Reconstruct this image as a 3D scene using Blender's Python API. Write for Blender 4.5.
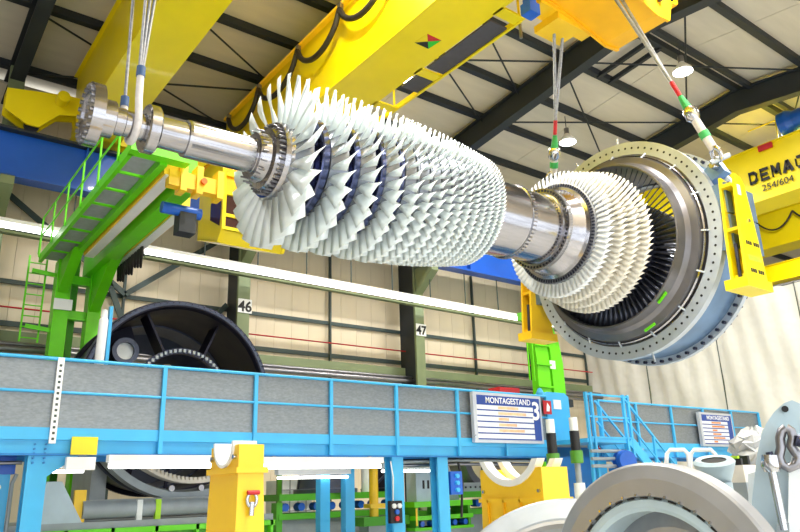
import bpy, math, random
from mathutils import Matrix, Vector
random.seed(7)
for o in list(bpy.data.objects): bpy.data.objects.remove(o)
scene = bpy.context.scene
col = scene.collection
pi = math.pi
H = 2.1            # eye height: all the coordinates below are given relative to the eye, floor at z = -H

# ------------------------------------------------------------------ camera
cam = bpy.data.cameras.new('camera'); camo = bpy.data.objects.new('camera', cam); col.objects.link(camo)
cam.sensor_width = 36; cam.lens = 715 / 800 * 36; cam.clip_end = 300; cam.clip_start = .05
RX = (0.79908259, -0.60049971, -0.02944693)
RY = (0.15832496, 0.25742673, -0.95323905)
RZ = (0.58000019, 0.75705454, 0.30077931)
camo.matrix_world = Matrix(((RX[0], -RY[0], -RZ[0], 0), (RX[1], -RY[1], -RZ[1], 0), (RX[2], -RY[2], -RZ[2], H), (0, 0, 0, 1)))
scene.camera = camo

# ------------------------------------------------------------------ light
w = bpy.data.worlds.new('world'); scene.world = w; w.use_nodes = True
bg = w.node_tree.nodes['Background']; bg.inputs[0].default_value = (.9, .96, 1, 1); bg.inputs[1].default_value = 3.2
scene.view_settings.view_transform = 'Standard'; scene.view_settings.look = 'None'
scene.view_settings.exposure = -.2; scene.view_settings.gamma = 1
LAMP_W = 720       # high-bay lamps
TUBE = 7.0         # emission of fluorescent tubes

# ------------------------------------------------------------------ materials
def lin(c):
    f = lambda v: v / 12.92 if v <= .04045 else ((v + .055) / 1.055) ** 2.4
    return tuple(f(v / 255) for v in c)
MATS = {}
def mat(name, rgb, rough=.5, metal=0., var=.12, scale=3., bdist=.02, bump=0., stretch=None, spec=.5, coat=0., emit=0., detail=4, bscale=None):
    m = bpy.data.materials.new(name); m.use_nodes = True
    nt = m.node_tree; b = nt.nodes['Principled BSDF']; L = nt.links.new
    c = lin(rgb)
    b.inputs['Roughness'].default_value = rough; b.inputs['Metallic'].default_value = metal
    b.inputs['Specular IOR Level'].default_value = spec; b.inputs['Coat Weight'].default_value = coat
    tc = nt.nodes.new('ShaderNodeTexCoord'); mp = nt.nodes.new('ShaderNodeMapping')
    L(tc.outputs['Object'], mp.inputs[0])
    if stretch: mp.inputs['Scale'].default_value = stretch
    n = nt.nodes.new('ShaderNodeTexNoise'); n.inputs['Scale'].default_value = scale; n.inputs['Detail'].default_value = detail
    L(mp.outputs[0], n.inputs[0])
    r = nt.nodes.new('ShaderNodeValToRGB'); e = r.color_ramp.elements
    e[0].position = .3; e[1].position = .7
    e[0].color = tuple(max(0, v * (1 - var)) for v in c) + (1,); e[1].color = tuple(min(1, v * (1 + var)) for v in c) + (1,)
    L(n.outputs[0], r.inputs[0]); L(r.outputs[0], b.inputs['Base Color'])
    mr = nt.nodes.new('ShaderNodeMapRange'); mr.inputs[3].default_value = max(.02, rough * .8); mr.inputs[4].default_value = min(1, rough * 1.2)
    L(n.outputs[0], mr.inputs[0]); L(mr.outputs[0], b.inputs['Roughness'])
    if bump:
        bp = nt.nodes.new('ShaderNodeBump'); bp.inputs['Strength'].default_value = bump; bp.inputs['Distance'].default_value = bdist
        if bscale:
            n2 = nt.nodes.new('ShaderNodeTexNoise'); n2.inputs['Scale'].default_value = bscale; L(mp.outputs[0], n2.inputs[0]); L(n2.outputs[0], bp.inputs['Height'])
        else: L(n.outputs[0], bp.inputs['Height'])
        L(bp.outputs[0], b.inputs['Normal'])
    if emit:
        b.inputs['Emission Color'].default_value = (1, .98, .93, 1); b.inputs['Emission Strength'].default_value = emit
    MATS[name] = m; return m
mat('steel', (172, 170, 175), .17, 1, .08, 2, stretch=(1, 12, 12))
mat('steel_rough', (150, 148, 152), .34, 1, .12, 5)
mat('blade', (242, 250, 250), .3, .15, .05, 4)
mat('blade_root', (120, 124, 132), .32, .9, .1, 4)
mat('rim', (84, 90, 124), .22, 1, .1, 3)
mat('cream', (238, 232, 218), .5, 0, .05, 6)
mat('white_coat', (242, 244, 244), .45, 0, .04, 6)
mat('platform_grey', (150, 152, 158), .4, .6, .1, 6)
mat('ring_steel', (186, 194, 204), .38, .4, .1, 3)
mat('ring_body', (110, 138, 172), .4, .55, .15, 2)
mat('liner', (122, 120, 124), .38, .85, .15, 2)
mat('dark_steel', (62, 64, 82), .35, .75, .2, 5)
mat('vane', (92, 96, 112), .3, .85, .1, 5)
mat('black', (16, 17, 22), .55, 0, .2, 6)
mat('casing_dark', (20, 20, 38), .5, .55, .25, 2)
mat('casing_out', (74, 80, 98), .42, .5, .2, 2)
mat('yellow', (238, 214, 0), .38, 0, .04, 1.5, coat=.15)
mat('yellow_gold', (252, 202, 30), .42, 0, .06, 2, coat=.1)
mat('orange_yellow', (250, 184, 6), .45, 0, .06, 2)
mat('orange', (235, 110, 20), .5)
mat('blue', (8, 84, 190), .38, 0, .1, 1.2, coat=.1)
mat('blue_motor', (22, 92, 196), .35, 0, .1, 3)
mat('sky_blue', (64, 176, 230), .42, 0, .06, 2, coat=.1)
mat('sky_blue_dark', (22, 118, 190), .42, 0, .08, 2)
mat('green', (104, 216, 6), .42, 0, .07, 2, coat=.1)
mat('green_machine', (72, 156, 28), .5, 0, .1, 2)
mat('green_cap', (78, 140, 40), .45, 0, .1, 2)
mat('olive', (122, 134, 98), .6, 0, .1, 2)
mat('beam_dark', (38, 44, 50), .55, .1, .15, 1)
mat('post_dark', (62, 76, 74), .55, .1, .15, 1)
mat('roof', (208, 199, 182), .8, 0, .05, .7, stretch=(1, 6, 1))
mat('wall_panel', (226, 211, 184), .75, 0, .035, .8, stretch=(6, 1, .4), bump=.02)
mat('wall_plain', (205, 195, 175), .8, 0, .05, .6)
mat('tarp', (216, 213, 206), .6, 0, .05, .8, bump=.6, bdist=.1, stretch=(1, 1, .8), bscale=1.6)
mat('floor', (205, 204, 198), .45, 0, .1, .8)
mat('galv', (134, 140, 144), .42, .5, .16, 14, stretch=(1, 1, 2.6), detail=8)
mat('grating', (168, 172, 178), .6, .3, .12, 8)
mat('grating_dark', (78, 76, 84), .6, .2, .12, 8)
mat('cable', (34, 30, 30), .5)
mat('rope', (150, 152, 158), .5, .4, .2, 20)
mat('sling', (212, 206, 204), .75, 0, .12, 14, bump=.3)
mat('sling_blue', (54, 86, 130), .6)
mat('sling_green', (60, 168, 90), .6)
mat('red', (196, 30, 40), .5)
mat('white', (240, 240, 240), .5, 0, .03)
mat('sheet_white', (232, 234, 238), .35, 0, .02)
mat('sign_blue', (30, 66, 150), .4, 0, .04)
mat('sign_frame', (196, 200, 208), .3, .4, .05)
mat('sign_orange', (240, 190, 150), .5, 0, .2, 8)
mat('sign_orange_deep', (224, 132, 58), .5, 0, .2, 8)
mat('pale_casing', (176, 194, 202), .45, .1, .08, 3)
mat('film', (176, 178, 180), .25, .2, .2, 6)
mat('ring_grey', (168, 175, 182), .4, .4, .1, 3)
mat('lug_pale', (180, 198, 206), .45, .05, .06, 3)
mat('grey_cast', (150, 158, 162), .5, .2, .12, 3)
mat('machined', (172, 172, 174), .38, .6, .1, 2, stretch=(1, 1, 1))
mat('chrome', (200, 200, 204), .15, 1, .05)
mat('glass_dark', (70, 44, 48), .12, .2, .2, 1)
mat('plastic_white', (226, 230, 228), .5)
mat('box_cream', (222, 214, 202), .6)
mat('decal_green', (30, 190, 40), .5)
mat('cushion_lime', (170, 220, 40), .6)
def emitter(name, strength, c=(1, .98, .94)):
    m = bpy.data.materials.new(name); m.use_nodes = True; nt = m.node_tree
    nt.nodes.remove(nt.nodes['Principled BSDF'])
    e = nt.nodes.new('ShaderNodeEmission'); e.inputs[0].default_value = (*c, 1); e.inputs[1].default_value = strength
    nt.links.new(e.outputs[0], nt.nodes['Material Output'].inputs[0]); MATS[name] = m
emitter('tube', TUBE, (1, 1, .98)); emitter('lamp_glow', 22)

# ------------------------------------------------------------------ mesh helpers
WM = {}
def V(*a): return Vector(a)
def frame(d):
    d = Vector(d).normalized(); u = Vector((0, 0, 1)) if abs(d.z) < .95 else Vector((0, 1, 0))
    s = d.cross(u).normalized(); return d, s, s.cross(d).normalized()
class MB:
    def __init__(s): s.v = []; s.f = []; s.sm = []
    def add(s, vs, fs, smooth=False):
        n = len(s.v); s.v += [tuple(x) for x in vs]; s.f += [tuple(i + n for i in f) for f in fs]; s.sm += [smooth] * len(fs); return s
    def box(s, x0, x1, y0, y1, z0, z1):
        vs = [(x, y, z) for z in (z0, z1) for y in (y0, y1) for x in (x0, x1)]
        return s.add(vs, [(0, 2, 3, 1), (4, 5, 7, 6), (0, 1, 5, 4), (2, 6, 7, 3), (0, 4, 6, 2), (1, 3, 7, 5)])
    def bar(s, p, q, a, b=None):
        b = b or a; p = Vector(p); q = Vector(q); d, u, w_ = frame(q - p)
        vs = [c + u * i * a / 2 + w_ * j * b / 2 for c in (p, q) for (i, j) in ((-1, -1), (1, -1), (1, 1), (-1, 1))]
        return s.add(vs, [(0, 1, 2, 3), (7, 6, 5, 4), (0, 4, 5, 1), (1, 5, 6, 2), (2, 6, 7, 3), (3, 7, 4, 0)])
    def tube(s, pts, r, n=8, caps=True):
        pts = [Vector(p) for p in pts]; m = len(pts); rs = r if isinstance(r, (list, tuple)) else [r] * m
        vs = []; up = None
        for i, p in enumerate(pts):
            d = (pts[min(i + 1, m - 1)] - pts[max(i - 1, 0)]).normalized()
            if up is None: a = frame(d)[1]; b = d.cross(a)
            else:
                a = (up - d * up.dot(d)).normalized(); b = d.cross(a)
            up = a
            vs += [p + (a * math.cos(t * 2 * pi / n) + b * math.sin(t * 2 * pi / n)) * rs[i] for t in range(n)]
        fs = [(i * n + t, i * n + (t + 1) % n, (i + 1) * n + (t + 1) % n, (i + 1) * n + t) for i in range(m - 1) for t in range(n)]
        s.add(vs, fs, True)
        if caps: s.add(vs[:n], [tuple(range(n))[::-1]]); s.add(vs[-n:], [tuple(range(n))])
        return s
    def lathe(s, prof, o=(0, 0, 0), d=(1, 0, 0), n=48, a0=0., a1=2 * pi, smooth=False, closed=False):
        # prof: (distance along the axis, radius); angle 0 = the 'up' side
        o = Vector(o); d, u, w_ = frame(d); full = abs(a1 - a0 - 2 * pi) < 1e-6
        k = n if full else n + 1
        ring = [w_ * math.cos(a0 + (a1 - a0) * t / n) + u * math.sin(a0 + (a1 - a0) * t / n) for t in range(k)]
        P = list(prof) + ([prof[0]] if closed else [])
        for (x0, r0), (x1, r1) in zip(P, P[1:]):
            vs = [o + d * x0 + q * r0 for q in ring] + [o + d * x1 + q * r1 for q in ring]
            fs = [(t, t + k, (t + 1) % k + k, (t + 1) % k) for t in range(n)]
            s.add(vs, fs, True)
        if not full and closed:
            for q, rev in ((ring[0], 0), (ring[-1], 1)):
                vs = [o + d * x + q * r for x, r in prof]; idx = tuple(range(len(vs)))
                s.add(vs, [idx[::-1] if rev else idx])
        return s
    def prism(s, pts, ext):
        ext = Vector(ext); n = len(pts); vs = [Vector(p) for p in pts] + [Vector(p) + ext for p in pts]
        return s.add(vs, [tuple(range(n))[::-1], tuple(range(n, 2 * n))] + [(i, (i + 1) % n, (i + 1) % n + n, i + n) for i in range(n)])
    def mesh(s, name, m, dz=H):
        me = bpy.data.meshes.new(name); me.from_pydata([(x, y, z + dz) for x, y, z in s.v], [], s.f)
        me.polygons.foreach_set('use_smooth', s.sm); me.materials.append(MATS[m]); 
        me.validate(); me.update(); return me
    def build(s, name, m, parent=None): return put(name, s.mesh(name, m), Matrix(), parent)
def put(name, me, M=Matrix(), parent=None):
    o = bpy.data.objects.new(name, me); col.objects.link(o); M = M.copy()
    if parent:
        o.parent = parent; o.matrix_parent_inverse = WM[parent.name].inverted()
    o.matrix_basis = M; WM[o.name] = M; return o
def tag(o, label, cat, group=None):
    o['label'] = label; o['category'] = cat
    if group: o['group'] = group
    return o
def thing(name, label, cat, loc, group=None):
    o = put(name, None, Matrix.Translation((loc[0], loc[1], loc[2] + H))); o.empty_display_size = .2
    return tag(o, label, cat, group)
def struct(o): o['kind'] = 'structure'; return o
def stuff(o): o['kind'] = 'stuff'; return o
def B(*a): return MB().box(*a)
def text_obj(name, s, size, m, origin, right, up, parent, depth=.01, align='LEFT', sx=1., bold=0.):
    c = bpy.data.curves.new(name, 'FONT'); c.body = s; c.size = size; c.extrude = depth; c.align_x = align; c.offset = bold; c.resolution_u = 3
    t = bpy.data.objects.new(name, c); col.objects.link(t)
    bpy.context.view_layer.update()
    me = bpy.data.meshes.new_from_object(t.evaluated_get(bpy.context.evaluated_depsgraph_get()))
    bpy.data.objects.remove(t); bpy.data.curves.remove(c)
    r = Vector(right).normalized(); u = Vector(up).normalized(); n = r.cross(u)
    o = Vector(origin) + Vector((0, 0, H))
    M = Matrix(((r.x * sx, u.x, n.x, o.x), (r.y * sx, u.y, n.y, o.y), (r.z * sx, u.z, n.z, o.z), (0, 0, 0, 1)))
    me.transform(M); me.materials.clear(); me.materials.append(MATS[m])
    return put(name, me, Matrix(), parent)

# ================================================================== the hall
YW = 21.4                     # back wall cladding
def roofz(y): return 13.15 - .12 * abs(y - 10.5)
RAF = [-4.8, 2.2, 9.2, 16.2, 23.2, 30.2, 37.2]
PUR = [1.5, 3.8, 6.0, 8.1, 10.4, 12.4, 14.3, 16.1, 18.0, 20.8]
XE = 45.
fl = struct(B(-12, XE, -1.8, YW + .3, -H - .2, -H).build('floor', 'floor'))
# back wall with its single cladding panels, columns, rails and braces
wall = struct(B(-12, XE, YW + .05, YW + .25, -H, 11.85).build('wall_back', 'wall_plain'))
pw = .6667
pm = B(-pw / 2 + .004, pw / 2 - .004, -.04, .04, 0, 11.7 + H).mesh('cladding_panel', 'wall_panel', 0)
for i in range(int(39 / pw)): put('cladding_panel', pm, Matrix.Translation((-8.4 + pw * (i + .5), YW, 0)), wall)
pm2 = B(-.035, .035, -.05, .05, 0, 8.6 + H).mesh('wall_post', 'post_dark', 0)
for x in (-1.0, 5.9, 13.05, 20.0, 27): put('wall_post', pm2, Matrix.Translation((x, 21.22, 0)), wall)
for k, z in enumerate((4.62, 5.78, 7.2)):
    MB().bar((-3, 21.28, z), (27, 21.28, z), .07, .14 if k != 1 else .12).build('wall_girt', 'post_dark', wall)
B(-3, 27, 20.95, 21.3, 4.02, 4.36).build('base_channel', 'olive', wall)
for x in RAF:
    c = MB(); c.box(x - .05, x + .05, 20.15, 21.2, -H, 11.7); c.build('column_web', 'beam_dark', wall)
    B(x - .2, x + .2, 20.05, 20.15, -H, 11.6).build('column_flange', 'olive', wall)
    b = MB(); b.prism([(x - .16, 20.04, 7.95), (x - .16, 19.05, 7.95), (x - .16, 19.05, 7.7), (x - .16, 20.04, 7.0)], (.32, 0, 0)); b.build('crane_bracket', 'olive', wall)
for a, b_ in (((2.4, 21.1, 8.3), (5.9, 21.1, 5.8)), ((5.9, 21.1, 5.8), (9.1, 21.1, 8.3)), ((2.3, 21.1, 3.0), (2.3 - 2.2, 21.1, 5.9)), ((5.2, 21.1, 6.6), (6.3, 21.1, 4.0)), ((9.1, 21.1, 5.9), (7.6, 21.1, 4.2))):
    MB().bar(a, b_, .07, .16).build('wall_brace', 'post_dark', wall)
for s_, px_ in (('46', 9.23), ('47', 16.23)):
    pl = B(px_ - .23, px_ + .23, 20.02, 20.05, 5.42, 5.86).build('number_plate', 'white', wall)
    text_obj('number', s_, .46, 'black', (px_, 20.015, 5.47), (1, 0, 0), (0, 0, 1), pl, .004, 'CENTER', bold=.012)
MB().tube([(2.4, 20.9, 4.98), (27, 20.9, 4.98)], .025, 6).build('red_pipe', 'red', wall)
for k, (y, z, r) in enumerate(((20.6, 3.95, .06), (20.5, 3.8, .09), (20.45, 3.62, .06))):
    MB().tube([(-3, y, z), (27, y, z)], r, 8).build('wall_pipe', 'steel_rough', wall)
# ceiling: roof panels between purlins, purlins, rafters, tie rods
ceil = struct(MB().prism([(-12, -1.8, roofz(-1.8) + .3), (-12, 10.5, roofz(10.5) + .3), (-12, 22, roofz(22) + .3), (-12, 22, roofz(22) + .42), (-12, 10.5, roofz(10.5) + .42), (-12, -1.8, roofz(-1.8) + .42)], (XE + 12, 0, 0)).build('ceiling', 'roof'))
ys = [-1.8] + PUR + [22.]
for i in range(len(RAF) + 1):
    xa = ([-12.] + RAF)[i] + .02; xb = (RAF + [XE])[i] - .02
    for j in range(len(ys) - 1):
        y0, y1 = ys[j] + .02, ys[j + 1] - .02
        segs = [(y0, y1)] if not (y0 < 10.5 < y1) else [(y0, 10.48), (10.52, y1)]
        for (a, b_) in segs:
            for h in range(2):
                x0 = xa + (xb - xa) * h / 2 + .012; x1 = xa + (xb - xa) * (h + 1) / 2 - .012
                m_ = MB(); m_.add([(x, y, roofz(y) + dz) for dz in (.22, .3) for (x, y) in ((x0, a), (x1, a), (x1, b_), (x0, b_))], [(0, 3, 2, 1), (4, 5, 6, 7), (0, 1, 5, 4), (1, 2, 6, 5), (2, 3, 7, 6), (3, 0, 4, 7)])
                m_.build('roof_panel', 'roof', ceil)
for x in RAF:
    m_ = MB(); d = .8
    for (yA, yB) in ((-1.8, 10.5), (10.5, 22)):
        m_.add([(x + sx, y, roofz(y) + z) for sx in (-.06, .06) for (y, z) in ((yA, .02), (yB, .02), (yB, -d), (yA, -d))], [(0, 1, 2, 3), (7, 6, 5, 4), (0, 4, 5, 1), (2, 6, 7, 3), (0, 3, 7, 4), (1, 5, 6, 2)])
        for z in (0, -d): m_.bar((x, yA, roofz(yA) + z), (x, yB, roofz(yB) + z), .36, .05)
    m_.build('rafter', 'beam_dark', ceil)
for y in PUR:
    MB().bar((-12, y, roofz(y) + .1), (XE, y, roofz(y) + .1), .2, .22).build('purlin', 'beam_dark', ceil)
MB().bar((9, 9.9, roofz(9.9) - .0), (XE, 9.9, roofz(9.9)), .14, .2).build('purlin', 'beam_dark', ceil)
for i, (p, q) in enumerate([((2.2, 18.0), (9.2, 20.8)), ((2.2, 20.8), (9.2, 18.)), ((9.2, 12.4), (16.2, 16.1)), ((9.2, 16.1), (16.2, 12.4)), ((9.2, 10.4), (16.2, 14.3)), ((16.2, 8.1), (23.2, 12.4)), ((16.2, 12.4), (23.2, 8.1)), ((16.2, 12.4), (23.2, 16.1)), ((16.2, 16.1), (23.2, 12.4)), ((23.2, 8.1), (30.2, 12.4)), ((23.2, 12.4), (30.2, 8.1)), ((2.2, 14.3), (9.2, 18.0)), ((16.2, 3.8), (23.2, 8.1)), ((16.2, 8.1), (23.2, 3.8))]):
    MB().tube([(p[0], p[1], roofz(p[1]) - .1), (q[0], q[1], roofz(q[1]) - .1)], .03, 6).build('tie_rod', 'beam_dark', ceil)
for x in (18.0, 18.6):
    MB().bar((x, 10.4, roofz(10.4)), (x, 12.4, roofz(12.4)), .12, .14).build('trimmer', 'beam_dark', ceil)
we = struct(B(XE, XE + .2, -1, YW + .3, -H, 13.2).build('wall_end', 'wall_plain'))
# front wall added behind the camera, open band shaped for light; left end wall
wf = struct(B(-12, XE, -1.8, -1.6, -H, -1.6).build('wall_front_added', 'wall_plain'))
B(-12, XE, -1.8, -1.6, 4.6, 11.7).build('added_upper_wall', 'wall_plain', wf)
for k in range(24): B(-12 + k * 2.45, -11.8 + k * 2.45, -1.8, -1.6, -1.6, 4.6).build('added_mullion', 'beam_dark', wf)
B(-12, XE, -1.78, -1.62, 1.5, 1.65).build('added_transom', 'beam_dark', wf)
wl = struct(B(-12.2, -12, -1.8, YW + .3, -H, 13.2).build('wall_left', 'wall_plain'))
# tarpaulin partition
tp = thing('tarpaulin_partition', 'tall white tarpaulin sheet partition hanging behind the blue walkway', 'tarpaulin', (27, 11, -H))
for i in range(7):
    ya, yb = 21.3 - i * 3.3, 21.3 - (i + 1) * 3.3 + .03
    m_ = MB(); N = 24; rows = 14; vs = []
    for k in range(rows + 1):
        for t in range(N + 1):
            u = t / N; z = -H + (6.9 + H) * k / rows
            dx = .12 * math.sin(u * pi) + .04 * math.sin(u * 27 + i * 2.3 + k * .5) + .05 * math.sin(k * .9 + i * 1.9 + u * 8) + .02 * math.sin(u * 61 + k * 1.9)
            vs.append((27 - dx, ya + (yb - ya) * u, z + .05 * math.sin(u * pi) * (k == rows)))
    m_.add(vs, [(k * (N + 1) + t, k * (N + 1) + t + 1, (k + 1) * (N + 1) + t + 1, (k + 1) * (N + 1) + t) for k in range(rows) for t in range(N)], True)
    m_.build('tarpaulin_sheet', 'tarp', tp)
    if i: MB().tube([(26.95, ya, -H), (26.95, ya, 6.95)], .014, 6).build('seam_rope', 'post_dark', tp)
MB().tube([(27.05, 21.3, 6.95), (27.05, -1, 6.95)], .05, 8).build('header_pipe', 'steel_rough', tp)
# blue crane runway
cr = thing('crane_runway', 'deep blue crane runway girder running along the back wall', 'runway girder', (10, 19.3, 7.9))
B(-4, XE, 19.25, 19.31, 8.0, 9.2).build('web', 'blue', cr)
B(-4, XE, 19.02, 19.54, 9.2, 9.27).build('top_flange', 'beam_dark', cr)
B(-4, XE, 19.05, 19.52, 7.93, 8.0).build('bottom_flange', 'blue', cr)
B(-4, XE, 19.24, 19.32, 9.27, 9.36).build('rail', 'steel_rough', cr)
for k in range(12): B(-3 + k * 3.5, -2.97 + k * 3.5, 19.07, 19.25, 8.0, 9.2).build('stiffener', 'blue', cr)
# continuous wall lights
for (xa, za, xb, zb, lab) in ((.3, 6.72, 5.75, 6.66, 'long fluorescent light strip behind the green console crane stair'), (5.85, 6.63, 23.2, 6.42, 'long fluorescent light strip passing above the wall plates 46 and 47')):
    t = thing('strip_light', lab, 'light', (xa, 19.4, za), 'light strips along the back wall')
    MB().bar((xa, 19.42, za + .13), (xb, 19.42, zb + .13), .26, .1).build('housing', 'white', t)
    MB().bar((xa, 19.42, za - .16), (xb, 19.42, zb - .16), .2, .06).build('cable_tray', 'olive', t)
    MB().tube([(xa, 19.36, za), (xb, 19.36, zb)], .075, 8).build('tube', 'tube', t)
    n = int((xb - xa) / 1.7)
    for k in range(n + 1):
        x = xa + (xb - xa) * (k + .02) / (n + .04); z = za + (zb - za) * (x - xa) / (xb - xa); MB().bar((x, 19.44, z + .1), (x, 19.44, 7.93), .03).build('hanger', 'post_dark', t)
# high-bay lamps
def highbay(x, y, label, on=True):
    z = roofz(y) - .95
    t = thing('high_bay_lamp', label, 'lamp', (x, y, z), 'high-bay lamps under the roof')
    MB().lathe([(0, .30), (.1, .28), (.3, .10), (.34, .08)], (x, y, z), (0, 0, 1), 20).build('shade', 'white', t)
    MB().lathe([(.34, .09), (.55, .09), (.56, .001)], (x, y, z), (0, 0, 1), 12).build('ballast', 'steel_rough', t)
    MB().lathe([(-.10, .001), (-.08, .12), (-.02, .22), (.02, .27)], (x, y, z), (0, 0, 1), 20).build('lens', 'lamp_glow', t)
    MB().tube([(x, y, z + .55), (x, y, roofz(y) + (-.1 if y == 9.96 else .1))], .015, 6).build('suspension_rod', 'beam_dark', t)
    L_ = bpy.data.lights.new('bulb', 'AREA'); L_.shape = 'DISK'; L_.size = .4; L_.energy = LAMP_W; L_.color = (1, .985, .95)
    lo = bpy.data.objects.new('bulb', L_); col.objects.link(lo); lo.parent = t; lo.matrix_parent_inverse = WM[t.name].inverted(); lo.matrix_basis = Matrix.Translation((x, y, z + H - .13))
for (x, y, l) in ((18.9, 9.96, 'lit high-bay lamp beside the orange crab hoist under the roof purlins'), (18.9, 14.6, 'lit high-bay lamp beyond the far sling of the casing ring'), (11.9, 14.6, 'lit high-bay lamp above the grating of the yellow crane girder'),
                  (32.8, 13.58, 'lit high-bay lamp seen below the girder lettered DEMAG'), (6.35, 9.96, 'lit high-bay lamp between the two yellow girders above the shaft'), (-2.1, 9.96, 'lit high-bay lamp above the bare end of the hall'), (11.9, 5.2, 'lit high-bay lamp above the front of the turbine rotor'), (6.3, 5.2, 'lit high-bay lamp above the flanged end of the rotor shaft'), (18.9, 4.6, 'lit high-bay lamp in the nave before the tarpaulin partition'), (25.9, 10, 'lit high-bay lamp above the tarpaulin partition'), (11.9, .6, 'lit high-bay lamp above the front saddles'), (6.3, .6, 'lit high-bay lamp above the grey foreground rings')):
    highbay(x, y, l)

# ================================================================== turbine rotor
YR = 8.5
def AX(x): return Vector((x, YR, .543 * YR + .013 * (x - 6.5)))
AD = Vector((1, 0, .013)).normalized()
def RD(a):
    c_ = math.sin(a); return Vector((-.013 * c_, math.cos(a), c_))
def rot_lathe(prof, n=72):
    return MB().lathe([(x, r) for x, r in prof], AX(0), AD, n)
rotor = thing('turbine_rotor', 'polished steel gas turbine rotor hanging in slings with rows of pale blades', 'turbine rotor', (6.5, YR, 3.3))
cpf = rot_lathe([(1.74, .001), (1.74, .3), (1.72, .3), (1.72, .40), (1.86, .40), (1.86, .245)], 48); cpf = cpf.build('coupling_flange', 'steel', rotor)
m_ = MB()
for k in range(22):
    a = k * 2 * pi / 22; p = AX(1.72) + RD(a) * .345; m_.tube([p - V(.035, 0, 0), p + V(.03, 0, 0)], .028, 6)
stuff(m_.build('flange_bolts', 'steel_rough', cpf))
rot_lathe([(1.86, .24), (2.03, .24), (2.04, .225), (2.05, .18), (2.16, .18), (2.17, .17), (2.42, .175), (2.43, .2)], 48).build('stepped_shaft', 'steel', rotor)
rot_lathe([(2.42, .19), (2.42, .30), (2.44, .32), (2.56, .32), (2.58, .30), (2.58, .21)], 48).build('thrust_collar', 'steel', rotor)
rot_lathe([(2.58, .205), (2.96, .215), (2.96, .25), (3.0, .255), (3.92, .25), (3.94, .26)], 48).build('journal_shaft', 'steel', rotor)
fhb = rot_lathe([(3.93, .25), (3.93, .33), (3.97, .34), (4.08, .36), (4.1, .44), (4.16, .47), (4.2, .47), (4.2, .55), (4.27, .57), (4.33, .57), (4.34, .5)], 60); fhb = fhb.build('front_hub', 'steel', rotor)
m_ = MB()
for k in range(36):
    a = k * 2 * pi / 36; p = AX(4.14) + RD(a) * .5; m_.tube([p - V(.02, 0, 0), p + V(.06, 0, 0)], .016, 6)
    p = AX(3.95) + RD(a) * .385
    if k % 2: m_.tube([p - V(.02, 0, 0), p + V(.06, 0, 0)], .014, 6)
stuff(m_.build('hub_bolts', 'steel_rough', fhb))
hub = [(4.25, .53), (4.6, .63), (4.78, .70), (5.24, .77), (5.64, .83), (6.2, .9), (7.25, .905), (8.15, .83)]
tip = [(4.3, 1.27), (4.6, 1.25), (5.2, 1.215), (6.05, 1.205), (7.0, 1.13), (7.6, 1.05), (8.12, .955)]
def ip(t, x):
    if x <= t[0][0]: return t[0][1]
    for (a, b_), (c, d_) in zip(t, t[1:]):
        if x <= c: return b_ + (d_ - b_) * (x - a) / (c - a)
    return t[-1][1]
ST = [4.42, 4.95, 5.39, 5.79, 6.16, 6.47, 6.75, 7.0, 7.24, 7.47, 7.69, 7.9, 8.1, 8.29, 8.47]
CH = [.34, .28, .25, .23, .22, .2, .185, .17, .16, .15, .14, .13, .125, .12, .115]
ST = [x if x < 5.8 else 5.79 + (x - 5.79) * .836 for x in ST]; CH = [c if i < 4 else c * .86 for i, c in enumerate(CH)]
CNT = [24, 28, 32, 36, 38, 42, 46, 50, 56, 62, 68, 74, 80, 86, 90]
for i, x in enumerate(ST):       # one disc per stage, its rim proud behind the blades
    w_ = CH[i] * .5; nx = ST[i + 1] - CH[i + 1] * .5 if i < 14 else 8.13
    r0, r1, r2 = ip(hub, x - w_), ip(hub, x + w_), ip(hub, nx)
    rot_lathe([(x - w_, .4), (x - w_, r0 - .02), (x - w_ + .01, r0), (x + w_, r1)], 64).build('disc', 'blade_root', rotor)
    g = nx - (x + w_); pr = .045 if i < 3 else 0.
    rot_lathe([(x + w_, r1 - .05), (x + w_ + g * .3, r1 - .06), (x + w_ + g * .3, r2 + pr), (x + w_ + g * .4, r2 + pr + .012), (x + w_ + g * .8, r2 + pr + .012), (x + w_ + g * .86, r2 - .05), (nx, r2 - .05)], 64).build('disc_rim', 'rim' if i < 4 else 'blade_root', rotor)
def blade_mesh(name, m, h, c0, c1, b0, b1, th, camber=.12, nsec=3, lean=0., sweep=0., mb=None, M=None):
    # root at z=0, radial = +z, axial = x, tangential = y
    vs = []; npt = 6
    sec = [(-.5, 0), (-.2, .5), (.2, .42), (.5, 0), (.2, -.42), (-.2, -.5)]
    for k in range(nsec):
        t = k / (nsec - 1); c = c0 + (c1 - c0) * t; b = math.radians(b0 + (b1 - b0) * t); tk = th * (1 - .55 * t)
        for (s, q) in sec:
            u = s * c; v = q * tk + camber * c * (1 - 4 * s * s)
            vs.append((u * math.cos(b) - v * math.sin(b) + sweep * t, u * math.sin(b) + v * math.cos(b) + lean * t, h * t - .03 * (k == 0)))
    fs = [(k * npt + j, k * npt + (j + 1) % npt, (k + 1) * npt + (j + 1) % npt, (k + 1) * npt + j) for k in range(nsec - 1) for j in range(npt)]
    fs.append(tuple(range((nsec - 1) * npt, nsec * npt)))
    if mb is not None:
        mb.add([M @ Vector(v) for v in vs], fs, True); return
    q = MB(); q.add(vs, fs, True); return q.mesh(name, m, 0)
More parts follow.
